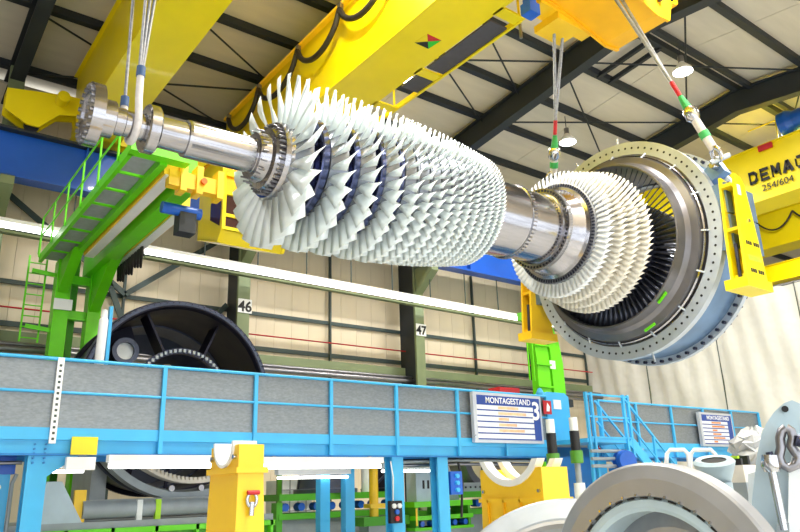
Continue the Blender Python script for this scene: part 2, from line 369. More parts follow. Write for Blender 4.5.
def bmat(x, r, a, dz=H):
    # radial direction at angle a (0 = up, positive towards -y, the camera side)
    rad = Vector((-.013 * math.cos(a), -math.sin(a), math.cos(a))); p = AX(x) + rad * r + Vector((0, 0, dz))
    tan = rad.cross(Vector((1, 0, 0))).normalized()   # y column = z x x
    return Matrix(((1, tan.x, rad.x, p.x), (0, tan.y, rad.y, p.y), (0, tan.z, rad.z, p.z), (0, 0, 0, 1)))
rest = MB()
for i, x in enumerate(ST):
    r = ip(hub, x); h = ip(tip, x) - r; n = CNT[i]; k = CH[i]
    pitch = 2 * pi * (r + h) / n; b1 = 66 if i < 4 else 62; c1 = max(k * .48 / math.cos(math.radians(b1)), pitch * 1.3)
    args = (h, k * 1.06, c1, 30, b1, .035 if i < 4 else .022)
    SW = -(.11, .09, .07, .05)[i] if i < 4 else -.03
    bm_ = blade_mesh('compressor_blade', 'blade', *args, camber=.10, sweep=SW) if i < 8 else None
    off = random.random()
    for j in range(n):
        a = (j + off) * 2 * pi / n
        if i < 8: put('compressor_blade', bm_, bmat(x, r, a), rotor)
        else: blade_mesh('', '', *args, camber=.10, sweep=SW, mb=rest, M=bmat(x, r, a, 0))
stuff(rest.build('rear_compressor_blades', 'blade', rotor))
rot_lathe([(8.08, .83), (8.14, .83), (8.17, .74), (8.22, .685), (8.4, .68), (8.98, .665), (8.99, .685), (9.07, .685), (9.08, .655)], 72).build('centre_drum', 'steel', rotor)
rot_lathe([(9.07, .65), (9.78, .655), (9.79, .68), (9.80, .78), (9.9, .78), (9.905, .73), (9.93, .72), (10.2, .84), (10.24, .9), (10.26, .9)], 72).build('rear_drum', 'steel', rotor)
m_ = MB(); m2 = MB()
for k in range(60):
    a = k * 2 * pi / 60; d = RD(a); p = AX(9.795) + d * .735
    m_.tube([p - V(.006, 0, 0), p + V(.02, 0, 0)], .026, 6)
    p = AX(9.03) + d * .688; m2.bar(p - V(.03, 0, 0), p + V(.03, 0, 0), .026, .016)
    p = AX(9.03) + d * .69
stuff(m_.build('flange_holes', 'black', rotor)); stuff(m2.build('joint_serration', 'steel_rough', rotor))
# turbine end
TR = [(10.42, 1.0, 1.235, .2, 70, 'white_coat', 35), (10.74, 1.02, 1.30, .2, 74, 'cream', 35), (11.04, 1.04, 1.365, .2, 76, 'cream', 38), (11.34, 1.06, 1.43, .2, 78, 'cream', 42)]
for i, (x, r, rt, c, n, m, b) in enumerate(TR):
    rot_lathe([(x - .14, .8), (x - .14, r - .045), (x - .13, r - .01), (x + .13, r), (x + .14, .8)], 80).build('turbine_disc', 'platform_grey', rotor)
    bm_ = blade_mesh('turbine_blade', m, rt - r, c * 1.25, c * 1.25, 22, b + 4, .06, camber=.14)
    for j in range(n): put('turbine_blade', bm_, bmat(x, r, (j + .3 * i) * 2 * pi / n), rotor)
rot_lathe([(11.48, .8), (11.5, .6), (11.9, .5), (12.1, .35), (12.9, .32), (12.9, .001)], 60).build('rear_shaft', 'dark_steel', rotor)
m_ = MB()
for k in range(96):
    a = k * 2 * pi / 96; d = RD(a); p = AX(10.278) + d * .94; m_.bar(p - d * .03, p + d * .03, .03, .03)
stuff(m_.build('disc_serration', 'dark_steel', rotor))

# ================================================================== casing ring
ring = thing('casing_ring', 'huge round steel turbine casing ring with bolted flange around the rotor end', 'casing ring', (12.7, YR, 2.35))
def ring_lathe(prof, n=96, **k): return MB().lathe(prof, AX(0), AD, n, **k)
ffl = ring_lathe([(12.25, 2.03), (12.25, 2.30), (12.40, 2.30), (12.40, 2.2), (12.34, 2.03)], closed=True).build('front_flange', 'ring_steel', ring)
ring_lathe([(12.4, 2.0), (12.4, 2.18), (12.6, 2.17), (13.3, 2.2), (13.3, 2.0)], closed=True).build('outer_shell', 'ring_body', ring)
rfl = ring_lathe([(13.3, 1.6), (13.3, 2.34), (13.42, 2.34), (13.42, 1.6)], closed=True).build('rear_flange', 'ring_steel', ring)
ring_lathe([(11.76, 1.665), (11.76, 1.70), (11.95, 1.74), (12.05, 1.80), (12.12, 1.85), (12.12, 1.78), (12.4, 1.72), (13.6, 1.66), (13.6, 1.62), (12.3, 1.63)], closed=True).build('inner_liner', 'liner', ring)
ring_lathe([(12.05, 1.80), (12.1, 1.93), (12.22, 1.96), (12.3, 1.98), (12.3, 2.04), (12.45, 2.04), (12.45, 1.80)], closed=True).build('sealing_channel', 'liner', ring)
ring_lathe([(12.2, 1.955), (12.17, 1.975), (12.2, 1.995), (12.25, 1.985)], closed=True).build('liner_lip', 'steel', ring)
m_ = MB()
for k in range(84):
    a = k * 2 * pi / 84 + .02; d = RD(a); p = AX(12.25) + d * 2.165; m_.tube([p - V(.004, 0, 0), p + V(.03, 0, 0)], .026, 8)
stuff(m_.build('bolt_holes', 'black', ffl))
m_ = MB()
for k in range(72):
    a = k * 2 * pi / 72; d = RD(a); p = AX(13.3) + d * 2.28; m_.tube([p - V(.07, 0, 0), p + V(.2, 0, 0)], .035, 6)
stuff(m_.build('rear_bolts', 'dark_steel', rfl))
for k in range(16):
    a = k * 2 * pi / 16 + .1; d = RD(a); MB().bar(AX(12.13) + d * 1.9, AX(12.24) + d * 2.05, .03, .03).build('clamp_strap', 'ring_steel', ring)
bm_ = blade_mesh('vane', 'vane', .62, .16, .16, 35, 40, .022, camber=-.1)
for j in range(76): put('vane', bm_, bmat(11.98, 1.07, j * 2 * pi / 76), ring)
ring_lathe([(11.9, 1.02), (11.9, 1.10), (13.6, 1.0), (13.6, .9)], closed=True).build('vane_hub', 'dark_steel', ring)
for s in (-1, 1):   # horizontal joint flanges
    y0 = YR + s * 2.1; z = AX(12.7).z
    for (za, zb) in ((.02, .62), (-.66, -.02)):
        m_ = MB(); ys_ = sorted((y0, YR + s * 2.46)); m_.box(12.27, 13.3, ys_[0], ys_[1], z + za, z + zb); m_.build('joint_flange', 'ring_body', ring)
for (a, nm) in ((-.62, 0), (.55, 1)): pass
LUGR = V(12.3, 6.22, 5.67); LUGL = V(12.35, 9.98, 6.66)
for p in (LUGR, LUGL):
    d = (p - AX(12.35)); d.x = 0; d.normalize(); m_ = MB(); m_.bar(AX(12.5) + d * 2.1, AX(12.5) + d * 2.6, .22, .3); m_.build('lifting_lug', 'ring_body', ring)
    q = AX(12.5) + d * 2.52; MB().tube([q - V(.3, 0, 0), q + V(.3, 0, 0)], .06, 10).build('lug_pin', 'chrome', ring)
for a, r_ in ((-2.45, 1.75), (-2.75, 2.0)):
    d = V(0, math.sin(a), math.cos(a)); 
    p = AX(11.86) + d * r_; t_ = V(0, d.z, -d.y); MB().bar(p - t_ * .13, p + t_ * .13, .02, .05).build('tape_mark', 'green', ring)
for a in (-2.95, .35, -.12):
    d = V(0, math.sin(a), math.cos(a)); MB().tube([AX(12.33) + d * 2.25, AX(12.33) + d * 2.48], .02, 6).build('guide_pin', 'ring_steel', ring)
B(12.55, 13.1, 6.62, 6.70, 3.1, 3.5)
# yellow brackets that carry the ring at both joint flanges
for s, lab in ((-1, 'yellow lifting bracket clamped to the casing ring beneath the shackle'), (1, 'yellow lifting bracket on the casing ring above the green crane column')):
    t = thing('lifting_bracket', lab, 'bracket', (12.4, YR + s * 2.5, 3.2), 'brackets carrying the casing ring')
    cm = 'yellow' if s < 0 else 'yellow_gold'
    for nm, d0 in (('outer_plate', 2.63), ('inner_plate', 2.37)):
        yf = YR + s * (d0 + .05)
        m_ = MB(); m_.prism([(12.05, yf, 3.38), (12.76, yf, 3.38), (12.68, yf, 4.3), (12.56, yf, 5.2), (12.46, yf, 5.36), (12.24, yf, 5.4), (12.12, yf, 4.4)], (0, -s * .05, 0)); m_.build(nm, cm, t)
    ya, yb = sorted((YR + s * 2.42, YR + s * 2.63))
    B(12.46, 12.52, ya, yb, 3.38, 5.2).build('web_plate', cm, t)
    for z in (3.42, 4.3, 5.15): B(12.14, 12.5, ya, yb, z, z + .06).build('rib', cm, t)
    ya, yb = sorted((YR + s * 2.3, YR + s * 2.72))
    B(11.95, 12.82, ya, yb, 3.2, 3.38).build('foot', cm, t)
    ym = YR + s * 2.52
    MB().tube([(12.12, ym, 3.4), (12.16, ym, 4.05)], .035, 8).build('bolt_rod', 'dark_steel', t)
    yf = YR + s * 2.68
    MB().tube([(12.45, yf, 4.5), (12.45, yf + s * .03, 4.5)], .035, 10).build('bolt', 'chrome', t)
    if s < 0:
        for z in (4.02, 3.5):
            for k in range(6): B(12.22 + .07 * k + (.05 if k > 2 else 0), 12.27 + .07 * k + (.05 if k > 2 else 0), yf - .006, yf, z, z + .07).build('marking', 'black', t)
        B(12.2, 12.66, yf - .008, yf, 3.72, 3.82).build('label_strip', 'cushion_lime', t)
        B(12.26, 12.36, yf - .008, yf, 4.98, 5.18).build('tag', 'white', t)

# ================================================================== cranes
GZ0, GZ1 = 9.5, 11.62
def girder(label, x0, x1, cm='yellow', ya=-1, yb=19.7, z0=GZ0, z1=GZ1, end=True):
    t = thing('crane_girder', label, 'crane', (x0, 10, z0), 'yellow overhead crane girders')
    B(x0 + .06, x1 - .06, ya, yb, z0 + .03, z1 - .03).build('box_girder', cm, t)
    B(x0, x1, ya, yb, z0, z0 + .03).build('bottom_flange', cm, t)
    B(x0 - .04, x1 + .04, ya, yb, z1 - .03, z1).build('top_flange', cm, t)
    if end:
        for sy in (-.22, .18): 
            m_ = MB(); yy = 19.28 + sy
            xm = (x0 + x1) / 2
            m_.prism([(xm - 2.3, yy, 9.75), (xm - 1.75, yy, 9.45), (xm - 1.45, yy, 9.45), (xm - 1.0, yy, 9.95), (xm - .6, yy, 10.05), (xm - .45, yy, 9.5), (xm + 1.0, yy, 9.5), (xm + 1.1, yy, 9.95), (xm + 1.8, yy, 9.6), (xm + 2.15, yy, 9.75), (xm + 2.15, yy, 10.3), (xm + .8, yy, 10.6), (xm - .8, yy, 10.6), (xm - 2.3, yy, 10.35)], (0, .06, 0)); m_.build('end_carriage', cm, t)
        B(xm - 2.3, xm + 2.15, 19.1, 19.5, 10.28, 10.34).build('end_carriage_top', cm, t)
        for wx in (xm - 1.6, xm + 1.75): MB().lathe([(-.06, .001), (-.06, .19), (.06, .19), (.06, .001)], (wx, 19.28, 9.55), (0, 1, 0), 20).build('wheel', 'dark_steel', t)
        MB().lathe([(-.12, .001), (-.12, .16), (.3, .16), (.3, .001)], (xm - 1.0, 19.0, 10.35), (0, -1, 0), 16).build('drive_motor', cm, t)
    return t
g1 = girder('broad yellow crane girder above the flanged end of the rotor shaft', 3.6, 4.8)
g2 = girder('yellow crane girder with looping festoon cables above the compressor blades', 8.15, 9.48)
# festoon on the girder's side
B(7.98, 8.12, 0, 19.4, 11.42, 11.5).build('festoon_rail', 'yellow_gold', g2)
fy = [19.0, 16.9, 14.6, 12.5, 10.4, 8.3]
for k, y in enumerate(fy):
    B(7.93, 8.03, y - .07, y + .07, 11.26, 11.44).build('cable_trolley', 'steel_rough', g2)
    if k < len(fy) - 1:
        y2 = fy[k + 1]; pts = []
        for t in range(13):
            u = t / 12; pts.append((7.96, y + (y2 - y) * u, 11.28 - .72 * (1 - (2 * u - 1) ** 2) ** .7))
        MB().tube(pts, .075, 8).build('festoon_cable', 'cable', g2)
# diamond mark under the girder
dc = V(8.9, 10.35, GZ0 - .006)
for (a, b_, m) in (((.30, 0), (0, .28), 'red'), ((.30, 0), (0, -.28), 'decal_green'), ((-.3, 0), (0, -.28), 'black'), ((-.3, 0), (0, .28), 'yellow')):
    # axes: first along the picture's horizontal across the girder
    ax = V(.62, -.55, 0).normalized(); ay = V(.55, .62, 0).normalized()
    m_ = MB(); P_ = [dc, dc + ax * a[0], dc - ay * b_[1]]; m_.prism(P_ if m != 'x' else P_, (0, 0, .005)); m_.build('diamond_mark', m, g2)
# grating walkway on the +x side
for (a, b_) in ((0, 6.3), (8.65, 15.5)):
    B(10.06, 10.12, a, b_, GZ0 - .02, GZ0 + .12).build('walkway_edge', 'yellow', g2)
    MB().tube([(10.09, a, GZ0 + 1.15), (10.09, b_, GZ0 + 1.15)], .025, 6).build('walkway_rail', 'yellow', g2)
for (a, b_) in ((9.05, 11.2), (11.55, 12.2), (3.7, 6.0)): B(9.56, 10.06, a, b_, GZ0 + .02, GZ0 + .06).build('grating_panel', 'grating_dark', g2)
for y in (14.9, 13.2, 11.4, 8.7, 6.2, 3.5): B(9.42, 10.12, y - .14, y + .14, GZ0 + .0, GZ0 + .05).build('walkway_bracket', 'yellow', g2)
for y in (14.9, 13.2, 11.4, 8.7, 6.2, 3.5): MB().bar((10.09, y, GZ0 + .1), (10.09, y, GZ0 + 1.15), .04).build('walkway_post', 'yellow', g2)
MB().tube([(10.15, 8.75, GZ0 - .0), (10.15, 8.75, GZ0 - .35)], .035, 8).build('limit_switch', 'steel_rough', g2)
# operator cabin
cb = thing('crane_cabin', 'yellow crane operator cabin with dark windows behind the first blades', 'cabin', (7.2, 16.4, 6.5))
CP = [(17.3, 6.5), (15.95, 6.05), (15.72, 6.35), (15.72, 7.25), (15.9, 8.4), (17.3, 8.4)]
for x in (6.55, 8.3): m_ = MB(); m_.prism([(x, a, b_) for a, b_ in CP], (.06, 0, 0)); m_.build('side_wall', 'yellow', cb)
m_ = MB(); m_.prism([(6.55, 17.3, 6.46), (8.36, 17.3, 6.46), (8.36, 15.95, 6.01), (6.55, 15.95, 6.01)], (0, 0, .06)); m_.build('cabin_floor', 'yellow', cb)
B(6.5, 8.4, 15.8, 17.3, 8.4, 8.48).build('cabin_roof', 'orange_yellow', cb); B(6.6, 8.3, 17.25, 17.3, 6.5, 8.4).build('rear_wall', 'yellow', cb)
m_ = MB(); m_.prism([(6.6, 15.95, 6.02), (8.32, 15.95, 6.02), (8.32, 15.71, 6.36), (6.6, 15.71, 6.36)], (0, .05, 0)); m_.build('front_sill', 'yellow', cb)
B(6.66, 8.26, 15.74, 15.77, 6.72, 7.22).build('windscreen', 'glass_dark', cb)
B(6.66, 8.26, 15.74, 15.77, 6.36, 6.64).build('foot_window', 'glass_dark', cb)
m_ = MB(); m_.prism([(6.62, 15.73, 7.32), (8.3, 15.73, 7.32), (8.3, 15.9, 8.4), (6.62, 15.9, 8.4)], (0, .04, 0)); m_.build('visor_panel', 'orange_yellow', cb)
B(6.62, 8.3, 15.7, 15.76, 7.75, 7.82).build('visor_rib', 'yellow', cb)
m_ = MB(); m_.prism([(6.545, 15.85, 6.42), (6.545, 15.8, 6.7), (6.545, 15.8, 7.2), (6.545, 16.45, 7.2), (6.545, 16.45, 6.75)], (-.012, 0, 0)); m_.build('side_window', 'glass_dark', cb)
for x in (6.58, 8.33):
    for (a, b_) in zip(CP[1:4], CP[2:5]): MB().bar((x, a[0], a[1]), (x, b_[0], b_[1]), .09).build('window_frame', 'yellow', cb)
for z, y in ((6.33, 15.72), (6.68, 15.73), (7.26, 15.72), (8.4, 15.9)): MB().bar((6.55, y, z), (8.36, y, z), .08).build('window_frame', 'yellow', cb)
B(8.16, 8.34, 16.2, 16.8, 8.48, 9.5).build('hanger_post', 'yellow_gold', cb)
# orange crab hoist on the girder's side
hb = thing('crab_hoist', 'orange-yellow crab hoist riding on the side of the festooned girder', 'hoist', (11.3, 7.4, 9.3))
m_ = MB(); m_.prism([(9.9, 6.7, 9.75), (11.0, 6.7, 9.55), (12.1, 6.7, 9.3), (12.55, 6.7, 9.35), (12.7, 6.7, 9.8), (12.7, 6.7, 10.7), (9.9, 6.7, 10.7)], (0, .07, 0)); m_.build('side_plate', 'orange_yellow', hb)
m_ = MB(); m_.prism([(9.9, 8.0, 9.75), (11.0, 8.0, 9.55), (12.1, 8.0, 9.3), (12.55, 8.0, 9.35), (12.7, 8.0, 9.8), (12.7, 8.0, 10.7), (9.9, 8.0, 10.7)], (0, .07, 0)); m_.build('side_plate', 'orange_yellow', hb)
m_ = MB(); m_.prism([(9.9, 6.75, 9.8), (11.0, 6.75, 9.6), (12.1, 6.75, 9.36), (12.55, 6.75, 9.4), (12.65, 6.75, 9.8), (12.65, 6.75, 9.9), (9.9, 6.75, 9.9)], (0, 1.28, 0)); m_.build('gear_housing', 'orange_yellow', hb)
B(10.1, 11.9, 8.07, 8.5, 9.62, 9.95).build('rope_beam', 'yellow_gold', hb)
B(10.6, 11.4, 8.07, 8.75, 9.45, 9.62).build('rope_anchor', 'yellow_gold', hb)
for x in (10.3, 11.6): B(x, x + .1, 6.5, 8.6, 9.95, 10.2).build('rib', 'yellow_gold', hb)
MB().lathe([(0, .001), (0, .3), (.9, .3), (.9, .001)], (11.5, 6.65, 10.2), (0, -1, 0), 24).build('rope_drum', 'orange_yellow', hb)
for (x, y) in ((12.2, 6.68), (11.8, 6.68), (12.5, 8.09)): MB().lathe([(0, .001), (0, .09), (.06, .09), (.06, .001)], (x, y, 9.75), (0, -1 if y < 7 else 1, 0), 12).build('pin', 'dark_steel', hb)
m_ = MB(); m_.box(9.6, 9.78, 7.95, 8.15, 9.3, 9.95); m_.box(9.55, 9.84, 7.92, 8.18, 9.1, 9.35); m_.build('wheel_bogie', 'blue_motor', hb)
B(9.49, 10.0, 6.9, 7.8, 9.7, 10.4).build('trolley_arm', 'orange_yellow', hb)
for (x0, y0) in ((12.7, 7.0), ): 
    m_ = MB(); 
    for (a, b_) in (((12.72, 6.75, 9.9), (13.0, 6.75, 10.0)), ((13.0, 6.75, 10.0), (13.0, 6.75, 10.5)), ((12.72, 7.9, 9.9), (13.0, 7.9, 10.0)), ((13.0, 7.9, 10.0), (13.0, 7.9, 10.5)), ((13.0, 6.75, 10.5), (13.0, 7.9, 10.5)), ((13.0, 6.75, 10.0), (13.0, 7.9, 10.0))): m_.bar(a, b_, .06)
    m_.build('guard_frame', 'orange_yellow', hb)
# slings of the casing ring
def sling(label, top, bot, off, kind):
    top = Vector(top); bot = Vector(bot); d = (bot - top); L_ = d.length; d.normalize(); off = Vector(off)
    t = thing('ring_sling', label, 'sling', tuple(bot), 'slings of the casing ring')
    j = top + d * L_ * .60
    for s in (-1, 1): MB().tube([top + off * s, j], .035, 8).build('wire_rope', 'rope', t)
    MB().tube([j - d * .05, j + d * .28], .045, 8).build('rope_sleeve', 'red', t)
    q = j + d * .45
    MB().tube([j + d * .3, q + d * .2], [.05, .1], 10).build('shackle', 'sling_green', t)
    MB().tube([q + d * .1, q + d * .18, q + d * .36, q + d * .44], [.06, .14, .14, .07], 12).build('turnbuckle', 'chrome', t)
    MB().tube([q + d * .4, bot - d * .1], .085, 10).build('round_sling', 'sling', t)
    r = q + (bot - q) * .62; MB().tube([r - d * .05, r + d * .09], .1, 10).build('green_band', 'sling_green', t)
    _, u, w_ = frame(d)
    pts = [bot + u * (.14 * math.sin(a)) + d * (.14 * math.cos(a)) for a in [k * 2 * pi / 14 for k in range(15)]]
    MB().tube(pts, .045, 8).build('bow_shackle', 'chrome', t)
    MB().tube([bot - w_ * .2 + d * .12, bot + w_ * .2 + d * .12], .05, 8).build('shackle_pin', 'ring_steel', t)
sling('thick sling with turnbuckle running to the shackle by the yellow bracket', (11.1, 7.05, 9.75), LUGR + V(0, -.12, .25), (.18, 0, 0), 0)
sling('slender sling with green shackle going down behind the turbine blades', (11.1, 8.5, 9.5), LUGL + V(0, .08, .3), (.14, .0, 0), 1)
# slings of the rotor shaft
t = thing('rotor_sling', 'white round sling on four wire ropes around the rotor shaft', 'sling', (2.32, YR, 4.2))
c0 = AX(2.29)
pts = [c0 + V(0, -.215 * math.cos(a), -.215 * math.sin(a)) for a in [k * pi / 10 for k in range(11)]]
MB().tube([c0 + V(-.02, -.2, .62), c0 + V(-.02, -.215, .3)] + pts + [c0 + V(-.06, .215, .15), c0 + V(-.08, .2, .36)], .048, 10).build('round_sling', 'sling', t)
MB().tube([c0 + V(-.02, -.2, .6), c0 + V(-.02, -.2, .74)], .058, 10).build('sling_sleeve', 'sling_blue', t)
MB().tube([c0 + V(-.08, .2, .34), c0 + V(-.08, .2, .48)], .055, 10).build('sling_sleeve', 'sling_blue', t)
for k, xt in enumerate((2.1, 2.3, 2.5, 2.7)):
    base = c0 + (V(-.08, .2, .47) if k == 0 else V(-.02 + .02 * (k - 2), -.2, .73))
    MB().tube([base, (xt, 8.55, 10.4)], .022, 8).build('wire_rope', 'rope', t)
B(2.0, 2.85, 8.3, 8.9, 10.35, 10.8).build('hook_block', 'orange_yellow', t)
# far cranes
g3 = girder('yellow crane girder lettered DEMAG beside the casing ring', 24.7, 26.0, 'yellow', z0=9.5, z1=11.55)
def block_letter(strokes, y0, z0, w, h, th):
    m_ = MB(); f = lambda p: (24.688, y0 - p[0] * w, z0 + p[1] * h)
    for a, b_ in strokes: m_.bar(f(a), f(b_), th, .02) if a[1] == b_[1] and False else m_.bar(f(a), f(b_), .02, th) if a[1] == b_[1] else m_.bar(f(a), f(b_), th if abs(a[0] - b_[0]) < .01 else .02, .02 if abs(a[0] - b_[0]) < .01 else th)
    m_.build('letter', 'black', g3)
LET = {'D': [((.05, .1), (.7, .1)), ((.05, .9), (.7, .9)), ((.15, .0), (.15, 1.)), ((.65, .1), (.88, .35)), ((.85, .25), (.85, .75)), ((.88, .65), (.65, .9))],
       'E': [((.15, 0), (.15, 1)), ((.05, .1), (.95, .1)), ((.05, .5), (.85, .5)), ((.05, .9), (.95, .9))],
       'M': [((.12, 0), (.12, 1)), ((.88, 0), (.88, 1)), ((.14, .95), (.5, .25)), ((.5, .25), (.86, .95))],
       'A': [((.08, 0), (.5, .97)), ((.5, .97), (.92, 0)), ((.25, .3), (.75, .3))],
       'G': [((.25, .1), (.95, .1)), ((.25, .9), (.95, .9)), ((.15, .2), (.15, .8)), ((.9, .05), (.9, .45)), ((.55, .45), (.98, .45))]}
for k, ch in enumerate('DEMAG'): block_letter(LET[ch], 11.25 - k * .41, 10.2, .34, .46, .11)
text_obj('lettering', '254/604', .34, 'black', (24.69, 10.85, 9.82), (0, -1, 0), (0, 0, 1), g3, .006, sx=1.0)
B(24.66, 24.7, 11.55, 11.6, 10.1, 10.5).build('stop_plate', 'black', g3)
for y in (10.2, 6.1, 3.0): B(24.62, 24.7, y, y + .5, 11.3, 11.5).build('lamp_bracket', 'red', g3)
for (y, r) in ((9.9, .5), (6.8, .45)):
    MB().lathe([(0, .001), (0, r), (.25, r), (.45, r * .8), (.8, r * .75), (1.0, r * .4), (1.0, .001)], (25.1, y, 11.9 + r * .4), (0, -1, .05), 20).build('motor', 'blue_motor', g3)
B(24.8, 25.8, 5.4, 8.6, 11.6, 11.95).build('gearbox', 'sky_blue', g3)
MB().tube([(24.8, -1, 12.3), (24.8, 11, 12.3)], .025, 6).build('handrail', 'yellow', g3)
for y in range(0, 12, 2): MB().tube([(24.8, y, 11.5), (24.8, y, 12.3)], .02, 6).build('handrail_post', 'yellow', g3)
g4 = girder('bright yellow crane girder with drooping cables beyond the one lettered DEMAG', 30.7, 31.9, 'yellow', z0=9.6, z1=11.2)
for k in range(8):
    y = 14 - k * 1.6; pts = [(30.6, y - 1.6 * u / 10, 10.9 - .6 * (1 - (u / 5 - 1) ** 2)) for u in range(11)]; MB().tube(pts, .04, 6).build('festoon_cable', 'cable', g4)
g5 = girder('narrow yellow crane beam above the tarpaulin edge', 36, 36.6, 'yellow', z0=9.5, z1=10.4, end=False)

# ================================================================== green console cranes
gc = thing('console_crane', 'bright green console crane with ladder, grating stair and railing by the wall', 'crane', (3.7, 18.8, -H), 'green console cranes')
ZC = 5.82
def seg(m, *a): return B(*a).build(m[0], m[1], gc)
seg(('leg', 'green'), 3.52, 3.86, 18.5, 18.9, -H, ZC - .05)
seg(('leg', 'green'), 4.30, 4.62, 18.5, 18.9, -H, ZC + .4)
seg(('rear_plate', 'green_machine'), 3.95, 4.1, 18.85, 18.95, -H, ZC + .4)
for z in (2.9, 4.3, 5.2): seg(('cross_member', 'green'), 3.86, 4.3, 18.6, 18.8, z, z + .22)
m_ = MB(); m_.prism([(4.34, 18.5, ZC - 1.3), (4.34, 18.5, ZC - .3), (4.34, 16.6, ZC - .2), (4.34, 17.2, ZC - .45)], (.24, 0, 0)); m_.build('gusset', 'green', gc)
m_ = MB(); m_.prism([(3.56, 18.5, ZC - .9), (3.56, 18.5, ZC - .1), (3.56, 17.2, ZC - .1)], (.24, 0, 0)); m_.build('gusset', 'green', gc)
seg(('jib_girder', 'green'), 4.18, 4.5, 12.1, 18.9, ZC - .35, ZC + .35)
seg(('jib_girder', 'green'), 3.67, 3.80, 11.7, 18.9, ZC - .16, ZC + .1)
seg(('jib_girder', 'green'), 3.12, 3.2, 11.7, 18.9, ZC - .1, ZC + .1)
for k in range(8):
    y = 11.8 + k * .885; seg(('grating_panel', 'grating'), 3.21, 3.66, y + .03, y + .82, ZC - .02, ZC + .03)
    seg(('tread_bar', 'green'), 3.2, 3.67, y - .03, y + .02, ZC - .05, ZC + .04)
for z in (.55, 1.05): MB().tube([(3.1, 12.2, ZC + z), (3.1, 18.8, ZC + z), (3.1, 18.9, ZC + .1)], .022, 6).build('handrail', 'green', gc)
for k in range(6):
    y = 12.3 + k * 1.3; MB().tube([(3.1, y, ZC), (3.1, y, ZC + 1.05)], .022, 6).build('handrail_post', 'green', gc)
for x in (2.92, 3.32): MB().bar((x, 18.9, 3.7), (x, 18.9, ZC + .05), .04).build('ladder_stile', 'green', gc)
for k in range(8): MB().tube([(2.92, 18.9, 3.8 + k * .27), (3.32, 18.9, 3.8 + k * .27)], .016, 6).build('ladder_rung', 'green', gc)
for z in (4.0, 5.4): MB().bar((3.0, 18.85, z + .08), (3.55, 18.75, z), .06, .1).build('ladder_bracket', 'green', gc)
B(3.5, 3.92, 18.44, 18.48, 4.48, 4.75).build('notice_plate', 'white', gc)
seg(('end_beam', 'green'), 3.1, 4.15, 11.5, 11.75, ZC - .1, ZC + .12)
for x0, ya, yb in ((3.82, 11.9, 17.4), (4.62, 13.4, 17.8)):
    B(x0, x0 + .26, ya, yb, ZC - .22, ZC + .1).build('conductor_beam', 'yellow_gold', gc); B(x0 + .03, x0 + .23, ya, yb, ZC - .25, ZC - .22).build('conductor_cover', 'white', gc)
for k in range(5): MB().tube([(4.52, 12.6 + k * 1.1, ZC + .05), (4.64, 12.6 + k * 1.1, ZC + .05)], .07, 8).build('roller', 'blue_motor', gc)
for k in range(9):
    y = 17.7 - k * .22; MB().tube([(4.75, y, ZC - .25), (4.76, y + .05, ZC - .62 - .06 * (k % 3)), (4.75, y + .1, ZC - .25)], .03, 6).build('cable_loop', 'cable', gc)
B(3.9, 4.95, 11.85, 12.05, ZC - .42, ZC - .12).build('trolley_beam', 'yellow_gold', gc)
for x in (4.1, 4.4, 4.8): B(x, x + .12, 11.8, 12.1, ZC - .5, ZC + .05).build('trolley_clamp', 'yellow_gold', gc)
MB().tube([(4.52, 11.83, ZC - .25), (4.52, 11.74, ZC - .25)], .06, 12).build('push_button', 'orange', gc)
MB().lathe([(0, .001), (0, .11), (.75, .11), (.75, .001)], (3.98, 12.4, ZC - .66), (1, 0, 0), 14).build('hoist_motor', 'blue_motor', gc)
B(4.3, 4.62, 12.3, 12.6, ZC - 1.1, ZC - .7).build('hoist_box', 'beam_dark', gc)
gr = thing('console_crane', 'bright green console crane column behind the blue platform cabinet', 'crane', (19.9, 18, -H), 'green console cranes')
m_ = MB(); m_.prism([(20.4, 17.6, -H), (21.05, 17.6, -H), (21.05, 17.6, 4.4), (20.9, 17.6, 5.3), (20.55, 17.6, 5.9), (20.2, 17.6, 5.9), (20.4, 17.6, 4.8)], (0, .5, 0)); m_.build('column', 'green', gr)
m_ = MB(); m_.prism([(19.35, 17.4, -H), (20.0, 17.4, -H), (20.05, 17.4, 4.6), (19.85, 17.4, 6.2), (19.2, 17.4, 6.2), (19.4, 17.4, 4.4)], (0, .3, 0)); m_.build('column', 'green', gr)
B(20.0, 20.45, 17.7, 17.8, -H, 5.2).build('web', 'green_machine', gr)
for z in (3.4, 4.2, 4.9): B(19.3, 20.1, 17.32, 17.4, z, z + .06).build('stiffener', 'green', gr)
B(20.02, 20.3, 17.33, 17.36, 4.1, 4.4).build('notice_plate', 'white', gr)
B(19.2, 21.0, 17.2, 18.0, 5.9, 6.2).build('jib', 'green', gr)
m_ = MB(); 
for x in (18.85, 19.1): m_.bar((x, 17.3, 3.6), (x, 17.3, 5.8), .04)
m_.build('ladder_stile', 'green', gr)

